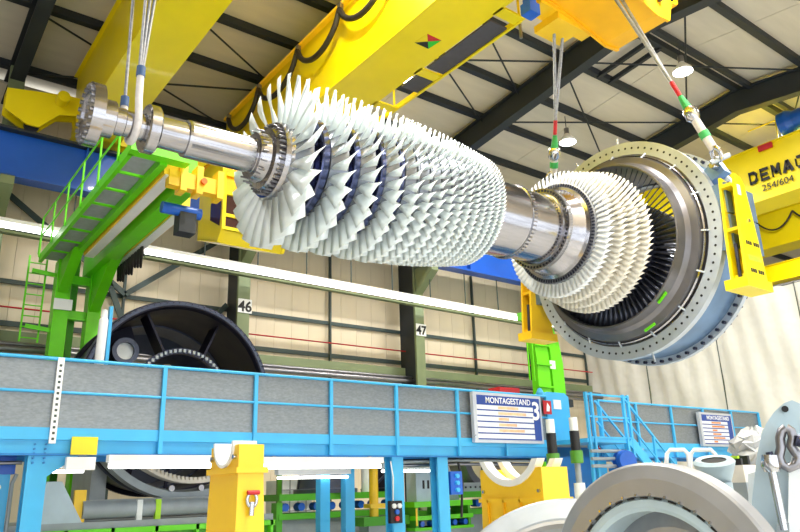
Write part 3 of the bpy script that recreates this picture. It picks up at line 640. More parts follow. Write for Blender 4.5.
# ================================================================== walkway platform
Y0 = 12.7; ZD = 1.14
wk = thing('walkway_platform', 'light blue assembly walkway platform with galvanized railing panels', 'platform', (10, Y0, -H))
XA, XB = -1.2, 25.2
def wp(name, m, *a): return B(*a).build(name, m, wk)
wp('deck', 'grating', XA, XB, Y0, Y0 + 1.6, ZD - .05, ZD)
for (a, b_) in ((XA, 14.4), (16.0, XB)):
    wp('fascia_flange', 'sky_blue', a, b_, Y0 - .06, Y0 + .12, ZD - .19, ZD)
    wp('fascia_web', 'sky_blue', a, b_, Y0, Y0 + .03, ZD - .40, ZD - .19)
    wp('fascia_foot', 'sky_blue_dark', a, b_, Y0 - .04, Y0 + .12, ZD - .43, ZD - .40)
wp('rear_beam', 'sky_blue_dark', XA, XB, Y0 + 1.55, Y0 + 1.65, ZD - .45, ZD)
posts = [-.85, .87, 2.61, 4.34, 6.11, 7.79, 9.46, 11.23, 12.75, 14.3] + [16.4, 18.1, 19.85, 21.6, 23.3, 25.1]
for x in posts:
    if abs(x - 2.61) < .01:
        p_ = wp('post', 'white', x - .05, x + .05, Y0 - .1, Y0 - .04, ZD - .25, ZD + 1.12)
        for k in range(14): B(x - .02, x + .02, Y0 - .104, Y0 - .1, ZD - .2 + k * .09, ZD - .16 + k * .09).build('slot', 'post_dark', p_)
    else: wp('post', 'sky_blue', x - .035, x + .035, Y0 - .1, Y0 - .04, ZD - .4, ZD + 1.1)
for i in range(len(posts) - 1):
    a, b_ = posts[i], posts[i + 1]
    if a == 14.3: continue
    for (dz, r) in ((1.1, .03), (.56, .024)): MB().tube([(a, Y0 - .07, ZD + dz), (b_, Y0 - .07, ZD + dz)], r, 8).build('guard_rail', 'sky_blue', wk)
    wp('infill_panel', 'galv', a + .015, b_ - .015, Y0 - .03, Y0 - .02, ZD + .0, ZD + 1.07)
for x in (-1, 2.46, 5.5, 9.52, 10.78, 16.45, 19.8, 23):
    m_ = MB(); m_.box(x - .15, x + .15, Y0 + .02, Y0 + .07, -H, ZD - .05); m_.box(x - .15, x + .15, Y0 + .25, Y0 + .3, -H, ZD - .05); m_.box(x - .02, x + .02, Y0 + .07, Y0 + .25, -H, ZD - .05)
    if x != 5.5: m_.build('support_column', 'sky_blue', wk)
for (x, y) in ((8.55, Y0 + 1.4), (9.2, Y0 + 1.4)):
    m_ = MB().box(x - .12, x + .12, y, y + .2, -H, ZD - .05).build('support_column', 'sky_blue', wk)
m_ = MB(); m_.prism([(2.61, Y0 + .03, ZD - .4), (3.1, Y0 + .03, ZD - .4), (2.61, Y0 + .03, ZD - .75)], (0, .04, 0)); m_.build('knee_brace', 'sky_blue', wk)
m_ = MB()
for k in range(9): 
    for z in (ZD - .38, ZD - .14): 
        pass
for k in range(5):
    for (dx, dz) in ((-.08, 0), (.08, 0)): m_.tube([(2.46 + dx, Y0 + .03, ZD - .26 - k * .07), (2.46 + dx, Y0 - .02, ZD - .26 - k * .07)], .018, 6)
stuff(m_.build('bolts', 'sky_blue_dark', wk))
# things under the deck
def tube_light(label, xa, xb, y, z, r=.05):
    t = thing('batten_light', label, 'light', (xa, y, z), 'batten lights under the walkway')
    B(xa, xb, y - .09, y + .09, z + .06, z + .17).build('housing', 'white', t)
    MB().tube([(xa + .03, y, z), (xb - .03, y, z)], r, 8).build('tube', 'tube', t)
    for x in (xa + .3, xb - .3): B(x - .03, x + .03, y - .03, y + .03, z + .17, ZD - .43).build('clip', 'steel_rough', t)
tube_light('lit batten light under the walkway above the toothed half ring', 3.45, 5.25, Y0 - .2, .54, .045)
tube_light('lit batten light under the walkway beside the narrow yellow saddle', 6.2, 9.0, Y0 - .1, .52, .045)
tube_light('lit batten light under the walkway behind the bolted blue column', 2.75, 3.4, Y0 + .9, .5, .03)
tube_light('lit batten light under the walkway over the yellow twin posts', 9.7, 11.3, Y0 + .9, .45, .03)
tube_light('lit batten light under the walkway over the dark conical casing', 7.3, 9.1, Y0 + 1.3, .35, .03)
tag(B(2.9, 3.3, Y0 - .1, Y0 - .05, .72, 1.0).build('notice_box', 'yellow'), 'small yellow notice box fixed on the blue walkway fascia', 'box')
tag(B(2.84, 3.28, Y0 - .16, Y0 - .05, .48, .68).build('junction_box', 'white'), 'white junction box under the yellow notice box', 'box')
# sign boards
def board(label, xa, xb, za, zb, number, deep, legible):
    t = thing('sign_board', label, 'sign', (xa, Y0 - .2, za), 'planning boards on the walkway railing')
    y = Y0 - .22
    B(xa, xb, y, y + .1, za, zb).build('frame', 'sign_frame', t)
    ia, ib, ja, jb = xa + .1, xb - .08, za + .07, zb - .07; yf = y - .012
    B(ia, ib, yf, y, ja, jb).build('back_sheet', 'sheet_white', t)
    hh = (jb - ja) * .22
    hd = B(ia, ib, yf - .006, yf, jb - hh, jb).build('header', 'sign_blue', t)
    B(ib - .24, ib, yf - .006, yf, ja, jb - hh).build('side_column', 'sign_blue', t)
    text_obj('lettering', 'MONTAGESTAND', 0.2 if number else .17, 'white', (ib - (.32 if number else .12), yf - .008, jb - hh + .05), (1, 0, 0), (0, 0, 1), hd, .003, 'RIGHT', sx=.95, bold=.002)
    if number: text_obj('numeral', number, .62, 'white', (ib - .15, yf - .010, jb - .52), (1, 0, 0), (0, 0, 1), t, .003, 'CENTER', bold=.012)
    rows = 6; rh = (jb - hh - ja) / rows
    for k in range(rows):
        z = ja + k * rh
        B(ia, ib - .24, yf - .004, yf, z, z + .03).build('rule_line', 'sign_blue', t)
        w0 = (ib - ia - .24); c = 'sign_orange_deep' if deep else 'sign_orange'
        if k > 0 or deep: B(ia + w0 * .36, ia + w0 * (.5 + .45 * ((k * 37 % 10) / 10)), yf - .005, yf, z + .05, z + rh - .02).build('entry_strip', c, t)
board('large white and blue board reading MONTAGESTAND 3', 11.59, 13.92, 1.03, 2.2, '3', False, True)
board('smaller blue board with orange strips before the tarpaulin partition', 21.12, 23.02, 1.06, 2.1, '', True, False)
tag(B(13.2, 13.95, Y0 + .5, Y0 + .9, ZD, 2.5).build('red_crate', 'red'), 'red crate on the walkway behind the MONTAGESTAND board', 'crate')
for (x, z, lab) in ((14.25, 1.95, 'red fire notice on the railing right beside the MONTAGESTAND board'), (16.2, 1.06, 'red fire notice on the blue stair post')):
    t = thing('fire_notice', lab, 'sign', (x, Y0 - .15, z), 'red fire notices')
    B(x - .15, x + .15, Y0 - .14, Y0 - .12, z - .17, z + .17).build('plate', 'red', t)
    m_ = MB(); m_.prism([(x - .05, Y0 - .145, z - .1), (x + .06, Y0 - .145, z - .1), (x + .09, Y0 - .145, z + .02), (x, Y0 - .145, z + .12), (x - .03, Y0 - .145, z + .02)], (0, .004, 0)); m_.build('flame_mark', 'white', t)
# control cabinets on the platform
t = thing('control_cabinet', 'rounded light blue control cabinet with white notice on the platform', 'cabinet', (15.0, 13.3, ZD))
m_ = MB(); m_.prism([(14.75, 13.1, 1.14), (15.75, 13.1, 1.14), (15.75, 13.1, 2.35), (15.6, 13.1, 2.45), (14.9, 13.1, 2.45), (14.75, 13.1, 2.35)], (0, .4, 0)); m_.build('body', 'sky_blue', t)
B(15.1, 15.4, 13.08, 13.1, 2.0, 2.25).build('notice', 'white', t); B(15.75, 16.0, 13.15, 13.5, 2.1, 2.3).build('top_box', 'beam_dark', t)
t = thing('bottle_post', 'pale blue upright post with rounded top beside the control cabinet', 'post', (14.45, 13.0, ZD))
MB().lathe([(0, .1), (1.25, .1), (1.36, .05), (1.38, .001)], (14.5, 13.0, ZD), (0, 0, 1), 16).build('tube', 'sky_blue', t)
B(14.3, 14.7, 12.9, 13.1, ZD, ZD + .05).build('base_plate', 'sky_blue_dark', t)
# blue cladding below the platform and the stair
tag(B(14.4, 16.25, Y0 + .1, Y0 + .2, -H, .74).build('blue_screen', 'sky_blue_dark'), 'plain blue steel screen below the control cabinet', 'screen')
st = thing('stair', 'light blue steel stair with handrails descending from the walkway', 'stair', (18, 12.4, -H))
def sbar(n, a, b_, w_=.06): return MB().bar(a, b_, w_).build(n, 'sky_blue', st)
YS = 11.6
for y in (YS, YS + .9):
    MB().bar((16.2, y, 1.1), (19.6, y, -1.9), .06, .26).build('stringer', 'sky_blue', st)
    sbar('handrail', (16.1, y, 2.2), (19.6, y, -.8), .05); sbar('handrail', (16.1, y, 1.65), (19.4, y, -1.2), .04)
    for k in range(4): sbar('handrail_post', (16.3 + k * .95, y, 1.05 - k * .84), (16.3 + k * .95, y, 2.05 - k * .84), .06)
for k in range(9): B(16.45 + k * .35, 16.75 + k * .35, YS, YS + .9, .85 - k * .31, .89 - k * .31).build('tread', 'grating', st)
for x in (14.6, 16.1):
    for dx in (0, .2): sbar('gate_post', (x + dx, YS, -H), (x + dx, YS, 2.25), .07)
for z in (2.2, 1.65, 1.14): sbar('landing_rail', (14.6, YS, z), (16.3, YS, z), .045)
B(14.5, 16.3, YS, Y0 - .11, 1.02, 1.12).build('landing', 'sky_blue', st)
t = thing('blue_pump', 'round blue pump motor with pipes beside the stair', 'motor', (15.4, 11.4, .5))
MB().lathe([(0, .001), (0, .22), (.1, .25), (.35, .25), (.45, .15), (.45, .001)], (15.35, 11.1, .57), (.5, 1, 0), 20).build('housing', 'blue_motor', t)
for z in (.45, .62, .8): MB().tube([(14.4, 11.45, z), (15.5, 11.4, z)], .04, 8).build('pipe', 'grey_cast', t)
B(15.2, 15.6, 11.3, 11.6, -H, .4).build('pedestal', 'sky_blue_dark', t)

# ================================================================== large casing behind the walkway
CC = V(5.7, 15.5, 2.15)
dk = thing('exhaust_casing', 'big dark round exhaust casing standing behind the walkway railing', 'casing', (5.7, 16.3, 0))
def dl(prof, n=72, **k): return MB().lathe(prof, CC, (0, 1, 0), n, **k)
dl([(0, 2.0), (0, 2.13), (.1, 2.13), (.1, 2.05), (1.7, 2.0), (1.7, 2.1), (1.85, 2.1), (1.85, 1.94), (.1, 1.96)], closed=True).build('shell', 'casing_dark', dk)
rmf = dl([(-.02, 2.03), (-.03, 2.10), (.12, 2.15), (.16, 2.15), (.16, 2.0)], closed=True).build('rim_flange', 'casing_out', dk)
dl([(1.85, 2.0), (2.4, 1.9), (2.9, 1.5), (2.9, 1.4), (2.4, 1.8), (1.85, 1.9)], closed=True).build('rear_cone', 'casing_out', dk)
inr = MB().lathe([(.35, 1.0), (.35, 1.12), (.5, 1.12), (.9, .95), (.9, .85), (.5, 1.0)], CC + V(.15, 0, 0), (0, 1, 0), 72, closed=True).build('inner_ring', 'dark_steel', dk)
m_ = MB(); m2 = MB()
for k in range(90):
    a = k * 2 * pi / 90; d = V(math.sin(a), 0, math.cos(a)); p = CC + d * 2.09
    m2.tube([p - V(0, .05, 0), p + V(0, .2, 0)], .025, 6)
    if k < 60:
        a = k * 2 * pi / 60; d = V(math.sin(a), 0, math.cos(a)); p = CC + V(.15, .35, 0) + d * 1.06; m_.bar(p - V(0, .05, 0), p + V(0, .02, 0), .06, .07)
stuff(m_.build('ring_teeth', 'grey_cast', inr)); stuff(m2.build('flange_bolts', 'dark_steel', rmf))
for a in (-.38, .5, 2.2, -2.2, pi):
    d = V(math.sin(a), 0, math.cos(a)); MB().bar(CC + V(.1, .6, 0) + d * 1.0, CC + V(0, .6, 0) + d * 1.98, .5 if abs(a) < 1 else .06, .05).build('strut', 'casing_dark', dk)
dl([(1.75, 1.3), (1.75, 1.95), (1.8, 1.95), (1.8, 1.3)], a0=-2.9, a1=-.35, n=40, closed=True).build('rear_wall', 'casing_dark', dk)
for a in (-.75,):
    d = V(math.sin(a), 0, math.cos(a)); p = CC + d * 1.45
    MB().lathe([(.9, .2), (.9, .3), (1.0, .3), (1.0, .2)], p, (0, 1, 0), 24, closed=True).build('port_ring', 'casing_out', dk)
    MB().lathe([(1.02, .001), (1.02, .24)], p, (0, 1, 0), 24).build('port_glass', 'plastic_white', dk)
for s in (-1, 1): B(5.7 + s * 1.5 - .15, 5.7 + s * 1.5 + .15, 15.7, 17.2, -.35, 1.0).build('support_foot', 'grey_cast', dk)
t = thing('hydraulic_jack', 'slim white cylinder on blue bracket in front of the dark casing', 'cylinder', (3.5, 13.9, ZD))
MB().lathe([(0, .08), (0, .085), (2.1, .085), (2.15, .06), (2.3, .05), (2.32, .001)], (3.5, 13.9, ZD + .02), (0.02, 0, 1), 14).build('barrel', 'white', t)
B(3.62, 3.68, 13.85, 13.95, ZD, ZD + 2.4).build('bracket', 'sky_blue', t); B(3.36, 3.76, 13.8, 14.0, ZD, ZD + .04).build('base_plate', 'yellow_gold', t)
t = thing('roller_base', 'bright green roller base under the dark exhaust casing', 'base', (5.0, 15, -H))
B(2.4, 7.4, 14.3, 16.8, -.48, -.36).build('top_plate', 'grey_cast', t); B(2.4, 7.4, 14.35, 14.45, -1.4, -.48).build('front_web', 'green_machine', t)
for z in (-.48, -1.4): B(2.4, 7.4, 14.2, 16.8, z - .1, z).build('flange', 'green', t)
for k in range(7): B(2.5 + k * .8, 2.56 + k * .8, 14.2, 14.4, -1.4, -.48).build('rib', 'green', t)
B(2.4, 7.4, 14.5, 16.8, -H, -1.48).build('plinth', 'grey_cast', t)
MB().tube([(3.6, 14.42, -.15), (6.4, 14.42, -.14)], .17, 16).build('roller', 'grey_cast', t)
m_ = MB(); m_.prism([(2.75, 14.3, -.36), (3.6, 14.3, -.36), (3.2, 14.3, .35), (2.95, 14.3, .35)], (0, .12, 0)); m_.build('cheek_plate', 'pale_casing', t)
m_ = MB(); m_.prism([(3.45, 14.35, -.36), (3.65, 14.35, -.36), (3.65, 14.35, .2), (3.45, 14.35, .2)], (0, .1, 0)); m_.build('yellow_clamp', 'yellow_gold', t)
for (x, c) in ((4.55, 'plastic_white'), (4.9, 'cushion_lime')): B(x, x + .1, 14.25, 14.35, -.36, -.1 + .1).build('valve', c, t)
t = thing('half_ring', 'toothed grey half ring casing lying under the blue walkway', 'casing', (5.6, 14.9, -.3))
MB().lathe([(0, 2.0), (0, 2.14), (.35, 2.14), (.35, 1.95)], (5.6, 14.6, 2.12), (0, 1, 0), 48, a0=pi * .62, a1=pi * 1.38, closed=True).build('outer_band', 'grey_cast', t)
MB().lathe([(-.05, 1.76), (-.05, 1.84), (.3, 1.84), (.3, 1.76)], (5.75, 14.6, 2.12), (0, 1, 0), 48, a0=pi * .62, a1=pi * 1.38, closed=True).build('inner_band', 'box_cream', t)
m_ = MB()
for k in range(44):
    a = pi * .65 + k * pi * .7 / 44; d = V(math.sin(a), 0, math.cos(a)); p = V(5.75, 14.55, 2.12) + d * 1.75; m_.bar(p - V(0, .05, 0), p + V(0, .1, 0), .05, .06)
stuff(m_.build('ring_teeth', 'box_cream', t))
for a in (.75, .95, 1.05, 1.25): 
    d = V(math.sin(a * pi), 0, math.cos(a * pi)); MB().tube([V(5.6, 14.55, 2.12) + d * 1.95, V(5.6, 14.62, 2.12) + d * 1.95], .06, 10).build('boss', 'steel_rough', t)
# blue machinery at the far left
t = thing('hydraulic_stand', 'dark blue hydraulic stand with pipes beside the bolted column', 'hydraulic unit', (1.9, 13.4, -H))
B(1.2, 2.25, 13.3, 13.7, .45, .75).build('cross_beam', 'blue', t); B(1.5, 1.85, 13.4, 13.6, -H, .45).build('frame_leg', 'sky_blue_dark', t); B(1.95, 2.2, 13.35, 13.6, -H, .45).build('valve_panel', 'sky_blue', t)
for x in (1.92, 2.22): MB().tube([(x, 13.25, -1.2), (x, 13.25, .3), (x + .05, 13.25, .45)], .03, 8).build('pipe', 'grey_cast', t)
for z in (-.1, -.3, .25): MB().tube([(2.02, 13.33, z), (2.02, 13.24, z)], .05, 10).build('gauge', 'plastic_white', t)
MB().tube([(1.2, 13.1, .6), (2.3, 13.1, .62)], .03, 8).build('pipe', 'steel_rough', t)

# ================================================================== machines under the walkway
def bench(label, xa, xb, y, ztop, cart=True):
    t = thing('machine_bed', label, 'machine', ((xa + xb) / 2, y, -H), 'green machine beds under the walkway')
    B(xa, xb, y, y + 1.2, ztop - .16, ztop).build('top_beam', 'green_machine', t)
    B(xa, xb, y, y + 1.2, ztop - .6, ztop - .46).build('lower_beam', 'green_machine', t)
    n = int((xb - xa) / .45)
    for k in range(n):
        x = xa + .1 + k * .45; MB().lathe([(0, .001), (0, .1), (.25, .1), (.25, .001)], (x + .12, y + .08, ztop - .31), (0, 1, 0), 12).build('jack', 'blue_motor', t)
    B(xa + .1, xb - .1, y + .1, y + 1.1, -H, ztop - .6).build('plinth', 'grey_cast', t)
    B(xa - .06, xa + .1, y + .02, y + .3, -H, ztop - .2).build('corner_post', 'green_machine', t)
    return t
bench('green machine bed with blue jacks carrying the dark conical casing', 8.7, 12.4, 16.5, .02)
bench('green machine bed with blue jacks behind the wide yellow saddle', 12.6, 16.8, 15.2, -.05)
t = thing('conical_casing', 'dark grey conical casing standing on the green machine bed', 'casing', (10, 17.1, .02))
MB().lathe([(0, .8), (0, .86), (.1, .86), (.12, .78), (1.0, .66), (1.0, .6)], (10.5, 17.3, .02), (0, 0, 1), 32).build('cone', 'casing_out', t)
for k in range(6): MB().bar((10.5 + .79 * math.cos(k), 17.3 + .79 * math.sin(k), .1), (10.5 + .68 * math.cos(k), 17.3 + .68 * math.sin(k), .95), .04).build('rib', 'dark_steel', t)
t = thing('conical_casing', 'dark grey conical casing with leaning strut next to the yellow twin posts', 'casing', (12, 17.1, .02))
MB().lathe([(0, .6), (.08, .62), (.1, .5), (1.2, .5), (1.2, .4)], (12.3, 17.2, .02), (0, 0, 1), 28).build('cone', 'casing_dark', t)
MB().bar((11.45, 16.55, .05), (12.3, 16.52, .75), .06).build('strut', 'dark_steel', t)
MB().lathe([(0, .22), (.9, .22), (.9, .001)], (11.62, 16.85, .02), (0, 0, 1), 24).build('drum', 'plastic_white', t)
t = thing('ibc_container', 'white plastic tank in a wire cage behind the narrow yellow saddle', 'tank', (10.4, 19.2, -H))
B(9.95, 10.9, 18.7, 19.7, -.7, .4).build('tank', 'plastic_white', t)
for k in range(5): 
    MB().tube([(9.9, 18.65, -.7 + k * .28), (10.95, 18.65, -.7 + k * .28)], .015, 6).build('cage_wire', 'steel_rough', t)
    MB().tube([(9.9 + k * .26, 18.65, -.75), (9.9 + k * .26, 18.65, .45)], .015, 6).build('cage_wire', 'steel_rough', t)
B(9.85, 11.0, 18.6, 19.8, -H, -.75).build('rack', 'green_machine', t); B(9.7, 9.82, 18.5, 18.6, -H, .7).build('rack_post', 'green_cap', t)
t = thing('post_press', 'yellow stand of two upright posts on a green foot', 'stand', (10.5, 14.8, -H))
for x in (10.4, 10.92): MB().lathe([(0, .11), (1.25, .11), (1.25, .001)], (x, 14.9, -.55), (0, 0, 1), 14).build('post', 'yellow_gold', t)
B(10.2, 11.1, 14.75, 15.05, .66, .76).build('head_plate', 'yellow_gold', t); B(10.2, 11.1, 14.75, 15.05, -.36, -.26).build('mid_plate', 'yellow_gold', t)
B(9.9, 11.25, 14.6, 15.2, -.75, -.55).build('foot', 'green_machine', t); B(10.1, 11.2, 14.7, 15.1, -H, -.75).build('plinth', 'grey_cast', t)
t = thing('control_pendant', 'black control pendant with blue and red buttons on the blue column', 'pendant', (9.4, 12.5, -.6))
B(9.2, 9.5, Y0 - .12, Y0 - .02, -.62, -.18).build('case', 'black', t)
for (x, z, c) in ((9.28, -.28, 'plastic_white'), (9.42, -.28, 'plastic_white'), (9.35, -.4, 'blue_motor'), (9.35, -.53, 'red')): MB().tube([(x, Y0 - .11, z), (x, Y0 - .16, z)], .05, 10).build('button', c, t)
MB().tube([(9.32, Y0 - .05, -.18), (9.33, Y0 - .06, .3), (9.28, Y0 - .05, .62)], .015, 6).build('lead', 'plastic_white', t)
t = thing('bearing_block', 'pale grey bearing block with slots on the green machine bed', 'casting', (12.2, 15, -.2))
m_ = MB(); m_.prism([(11.4, 14.5, -.25), (12.0, 14.5, -.25), (12.0, 14.5, .55), (11.85, 14.5, .65), (11.5, 14.5, .65), (11.4, 14.5, .5)], (0, .4, 0)); m_.build('housing', 'pale_casing', t)
for x in (11.6, 11.75): B(x, x + .06, 14.49, 14.5, .05, .25).build('slot', 'black', t)
m_ = MB(); m_.prism([(12.1, 14.72, -.25), (13.0, 14.72, -.25), (12.8, 14.72, .3), (12.6, 14.72, .75), (12.35, 14.72, .75), (12.2, 14.72, .3)], (0, .4, 0)); m_.build('yoke', 'grey_cast', t)
MB().lathe([(0, .001), (0, .12), (.1, .12), (.1, .001)], (12.5, 14.72, .35), (0, -1, 0), 14).build('bolt', 'chrome', t); B(11.3, 13.1, 14.45, 15.12, -H, -.85).build('plinth', 'grey_cast', t)
for (a, b_) in ((-.38, -.25), (-.68, -.58), (-.92, -.85)): B(11.25, 13.15, 14.4, 15.15, a, b_).build('rail_beam', 'green', t)
for x in (11.3, 12.2, 13.0): B(x, x + .08, 14.42, 15.1, -.85, -.38).build('rail_post', 'green_machine', t)
for k in range(5): MB().lathe([(0, .001), (0, .07), (.2, .07), (.2, .001)], (11.5 + k * .35, 14.42, -.77), (0, 1, 0), 12).build('jack', 'blue_motor', t)
B(11.27, 11.32, 14.38, 14.4, -.8, -.4).build('yellow_mark', 'yellow_gold', t)
t = thing('valve_block', 'sky blue valve block hung on the middle walkway column', 'valve block', (11.0, 12.7, 0))
B(10.98, 11.32, Y0 + .0, Y0 + .3, -.1, .4).build('body', 'blue_motor', t)
for z in (.0, .15, .3): MB().tube([(11.15, Y0 + .0, z), (11.15, Y0 - .06, z)], .05, 10).build('port', 'sky_blue', t)
MB().tube([(11.4, Y0 + .2, .6), (11.5, Y0 + .2, .2), (11.42, Y0 + .2, -.6)], .03, 8).build('hose', 'cable', t)
t = thing('half_shell', 'perforated grey half shell resting on the green bed', 'casing', (14.6, 15.6, -.05))
MB().lathe([(0, .75), (0, .95), (.7, .95), (.7, .75)], (14.7, 15.3, .91), (0, 1, 0), 40, a0=pi * .5, a1=pi * 1.5, closed=True).build('shell', 'liner', t)
B(13.6, 15.9, 15.25, 15.6, -.05, .18).build('flange_plate', 'grey_cast', t)
m_ = MB()
for k in range(12): m_.tube([(13.7 + k * .18, 15.23, .06), (13.7 + k * .18, 15.27, .06)], .03, 6)
stuff(m_.build('holes', 'black', t))
# pipes under the deck between the columns
for k, (z, r, c) in enumerate(((.62, .03, 'grey_cast'), (.54, .04, 'steel_rough'), (.66, .025, 'dark_steel'))):
    tag(MB().tube([(9.7, Y0 + .3 + k * .12, z), (11.6, Y0 + .35 + k * .12, z + .04), (14.2, Y0 + .3 + k * .12, z + .02)], r, 8).build('service_pipe', c), ('pale pipe under the walkway deck beneath the MONTAGESTAND board', 'thick steel pipe under the walkway deck beneath the MONTAGESTAND board', 'thin dark pipe under the walkway deck beneath the MONTAGESTAND board')[k], 'pipe', 'service pipes')

# ================================================================== foreground saddles
def saddle(label, xa, xb, yc, wy, ztop, rad, zc, taper, bandz, zh, th, spans):
    t = thing('rotor_saddle', label, 'saddle', ((xa + xb) / 2, yc, -H), 'yellow rotor saddles')
    y0, y1 = yc - wy / 2, yc + wy / 2
    def arc(r, zt, n=16):      # from the far side (+y) to the near side (-y), lower arc cut at height zt
        a0 = math.asin(max(-1, min(1, (zt - zc) / r)))
        return [(yc + r * math.cos(a), zc + r * math.sin(a)) for a in [a0 + (-pi - 2 * a0) * k / n for k in range(n + 1)]]
    A = arc(rad, ztop); m_ = MB(); n = len(A)
    # head: columns of quads under the arc
    up = [(y1, ztop)] + A + [(y0, ztop)]
    for x, rev in ((xa, 0), (xb, 1)):
        vs = [(x, y, z) for y, z in up] + [(x, y, bandz) for y, z in up]; k_ = len(up)
        m_.add(vs, [(i, i + 1, i + 1 + k_, i + k_) if not rev else (i + k_, i + 1 + k_, i + 1, i) for i in range(k_ - 1)])
    vs = [(xa, y, z) for y, z in up] + [(xb, y, z) for y, z in up]; k_ = len(up)
    m_.add(vs, [(i, i + k_, i + k_ + 1, i + 1) for i in range(k_ - 1)])
    for y in (y0, y1): m_.add([(xa, y, bandz), (xb, y, bandz), (xb, y, ztop), (xa, y, ztop)], [(0, 1, 2, 3)])
    m_.build('head', 'yellow_gold', t)
    vs = [(xa, y0, bandz), (xb, y0, bandz), (xb, y1, bandz), (xa, y1, bandz), (xa - taper, y0 - taper, -H), (xb + taper, y0 - taper, -H), (xb + taper, y1 + taper, -H), (xa - taper, y1 + taper, -H)]
    m_ = MB(); m_.add(vs, [(0, 1, 2, 3), (7, 6, 5, 4), (0, 4, 5, 1), (1, 5, 6, 2), (2, 6, 7, 3), (3, 7, 4, 0)]); m_.build('pedestal', 'yellow_gold', t)
    B(xa - .03, xb + .03, y0 - .03, y1 + .03, bandz - .04, bandz + .01).build('collar', 'yellow_gold', t)
    for (a, b_) in spans:
        O = arc(rad, zh); I = arc(rad - th, zh)
        pr = O + I[::-1]; k_ = len(pr); vs = [(a, y, z) for y, z in pr] + [(b_, y, z) for y, z in pr]
        fs = [(i, (i + 1) % k_, (i + 1) % k_ + k_, i + k_) for i in range(k_)]
        for i in range(len(O) - 1):
            q = (i, i + 1, k_ - 2 - i, k_ - 1 - i); fs += [q, tuple(j + k_ for j in q[::-1])]
        m_ = MB(); m_.add(vs, fs); m_.build('liner', 'white_coat', t)
    for s in (-1, 1):
        yb = yc + s * (wy / 2 - .06); MB().tube([(xa - .03, yb, bandz + .1), (xa + .02, yb, bandz + .1)], .022, 8).build('bolt', 'chrome', t)
    return t
s1 = saddle('narrow tall yellow rotor saddle with white liner and hanging shackle', 2.76, 3.0, 6.3, .60, .44, .215, .46, .06, .235, .475, .03, ((2.74, 2.97),))
s2 = saddle('wide yellow rotor saddle with white liners behind the grey rings', 7.15, 7.65, 7.07, 1.14, .25, .60, .62, .03, -.14, .36, .085, ((7.12, 7.27), (7.47, 7.62)))
MB().tube([V(2.88, 5.965, -.03) + V(.045 * math.cos(a), 0, .06 * math.sin(a)) for a in [k * 2 * pi / 14 for k in range(15)]], .016, 8).build('shackle', 'chrome', s1)
MB().tube([(2.83, 5.95, .03), (2.94, 5.95, .03)], .02, 8).build('shackle_pin', 'red', s1); MB().tube([(2.88, 5.96, -.05), (2.87, 5.95, -.16)], .025, 8).build('hook', 'chrome', s1)
for y in (6.9, 7.2, 7.5): B(7.12, 7.15, y - .012, y + .012, -1.0, -.14).build('rib', 'orange_yellow', s2)
# hydraulic tools standing behind the wide saddle
for (x, y, zt, lab) in ((9.1, 8.0, 1.05, 'hydraulic tensioner post with black barrel directly behind the wide saddle liner'), (9.68, 8.0, 1.1, 'hydraulic tensioner post with black barrel between saddle and blue stair')):
    t = thing('tensioner_post', lab, 'tool', (x, y, -H), 'hydraulic tensioner posts')
    MB().lathe([(0, .07), (-.22, .07)], (x, y, zt), (0, 0, 1), 16).build('top_cap', 'plastic_white', t)
    MB().lathe([(0, .001), (0, .07)], (x, y, zt), (0, 0, 1), 16).build('lid', 'grey_cast', t)
    MB().lathe([(-.22, .08), (-.54, .08)], (x, y, zt), (0, 0, 1), 16).build('barrel', 'black', t)
    MB().lathe([(-.54, .001), (-.54, .105), (-.72, .105), (-.74, .1), (-.74, .001)], (x, y, zt), (0, 0, 1), 18).build('green_collar', 'green_cap', t)
    MB().lathe([(-.74, .05), (-1.05, .05)], (x, y, zt), (0, 0, 1), 12).build('rod', 'grey_cast', t)
    MB().lathe([(-1.05, .001), (-1.05, .09), (-1.7, .1), (-1.75, .12), (-zt - 1.0 - H + zt, .12)], (x, y, zt), (0, 0, 1), 16).build('sleeve', 'plastic_white', t)
    MB().lathe([(0, .25), (.06, .25), (.06, .001)], (x, y, -H), (0, 0, 1), 16).build('foot', 'grey_cast', t)

# ================================================================== foreground casings
RC = V(5.5, 3.84, -.955)
fr = thing('foreground_casing', 'machined grey ring casing with notched bore nearest the tall lug', 'casing', (5.7, 3.72, -H))
MB().lathe([(-.045, .86), (-.04, 1.0), (-.01, 1.11), (.01, 1.13), (.16, 1.13), (.18, 1.11), (.18, .83), (.1, .83)], RC, (1, 0, 0), 80, closed=True).build('outer_ring', 'machined', fr)
MB().lathe([(.0, .735), (-.03, .77), (-.03, .83), (.0, .85), (.3, .85), (.3, .735)], RC, (1, 0, 0), 80, closed=True).build('bore_ring', 'lug_pale', fr)
MB().lathe([(.3, .3), (.25, .6), (.3, .76)], RC, (1, 0, 0), 64).build('inner_disc', 'platform_grey', fr)
m_ = MB()
for k in range(40):
    a = k * 2 * pi / 40; d = V(0, math.sin(a), math.cos(a)); p = RC + V(-.04, 0, 0) + d * .845; t_ = V(0, d.z, -d.y)
    m_.bar(p - t_ * .035, p + t_ * .035, .012, .014)
stuff(m_.build('notches', 'black', fr))
for k in range(16):
    a = -1.2 + k * .16; d = V(0, math.sin(a), math.cos(a)); MB().tube([RC + V(-.06, 0, 0) + d * .87, RC + V(.0, 0, 0) + d * .87], .012, 6).build('stud', 'chrome', fr)
for s in (-1, 1): B(5.5, 5.72, 3.84 + s * .7 - .12, 3.84 + s * .7 + .12, -H, -1.7).build('support_block', 'grey_cast', fr)
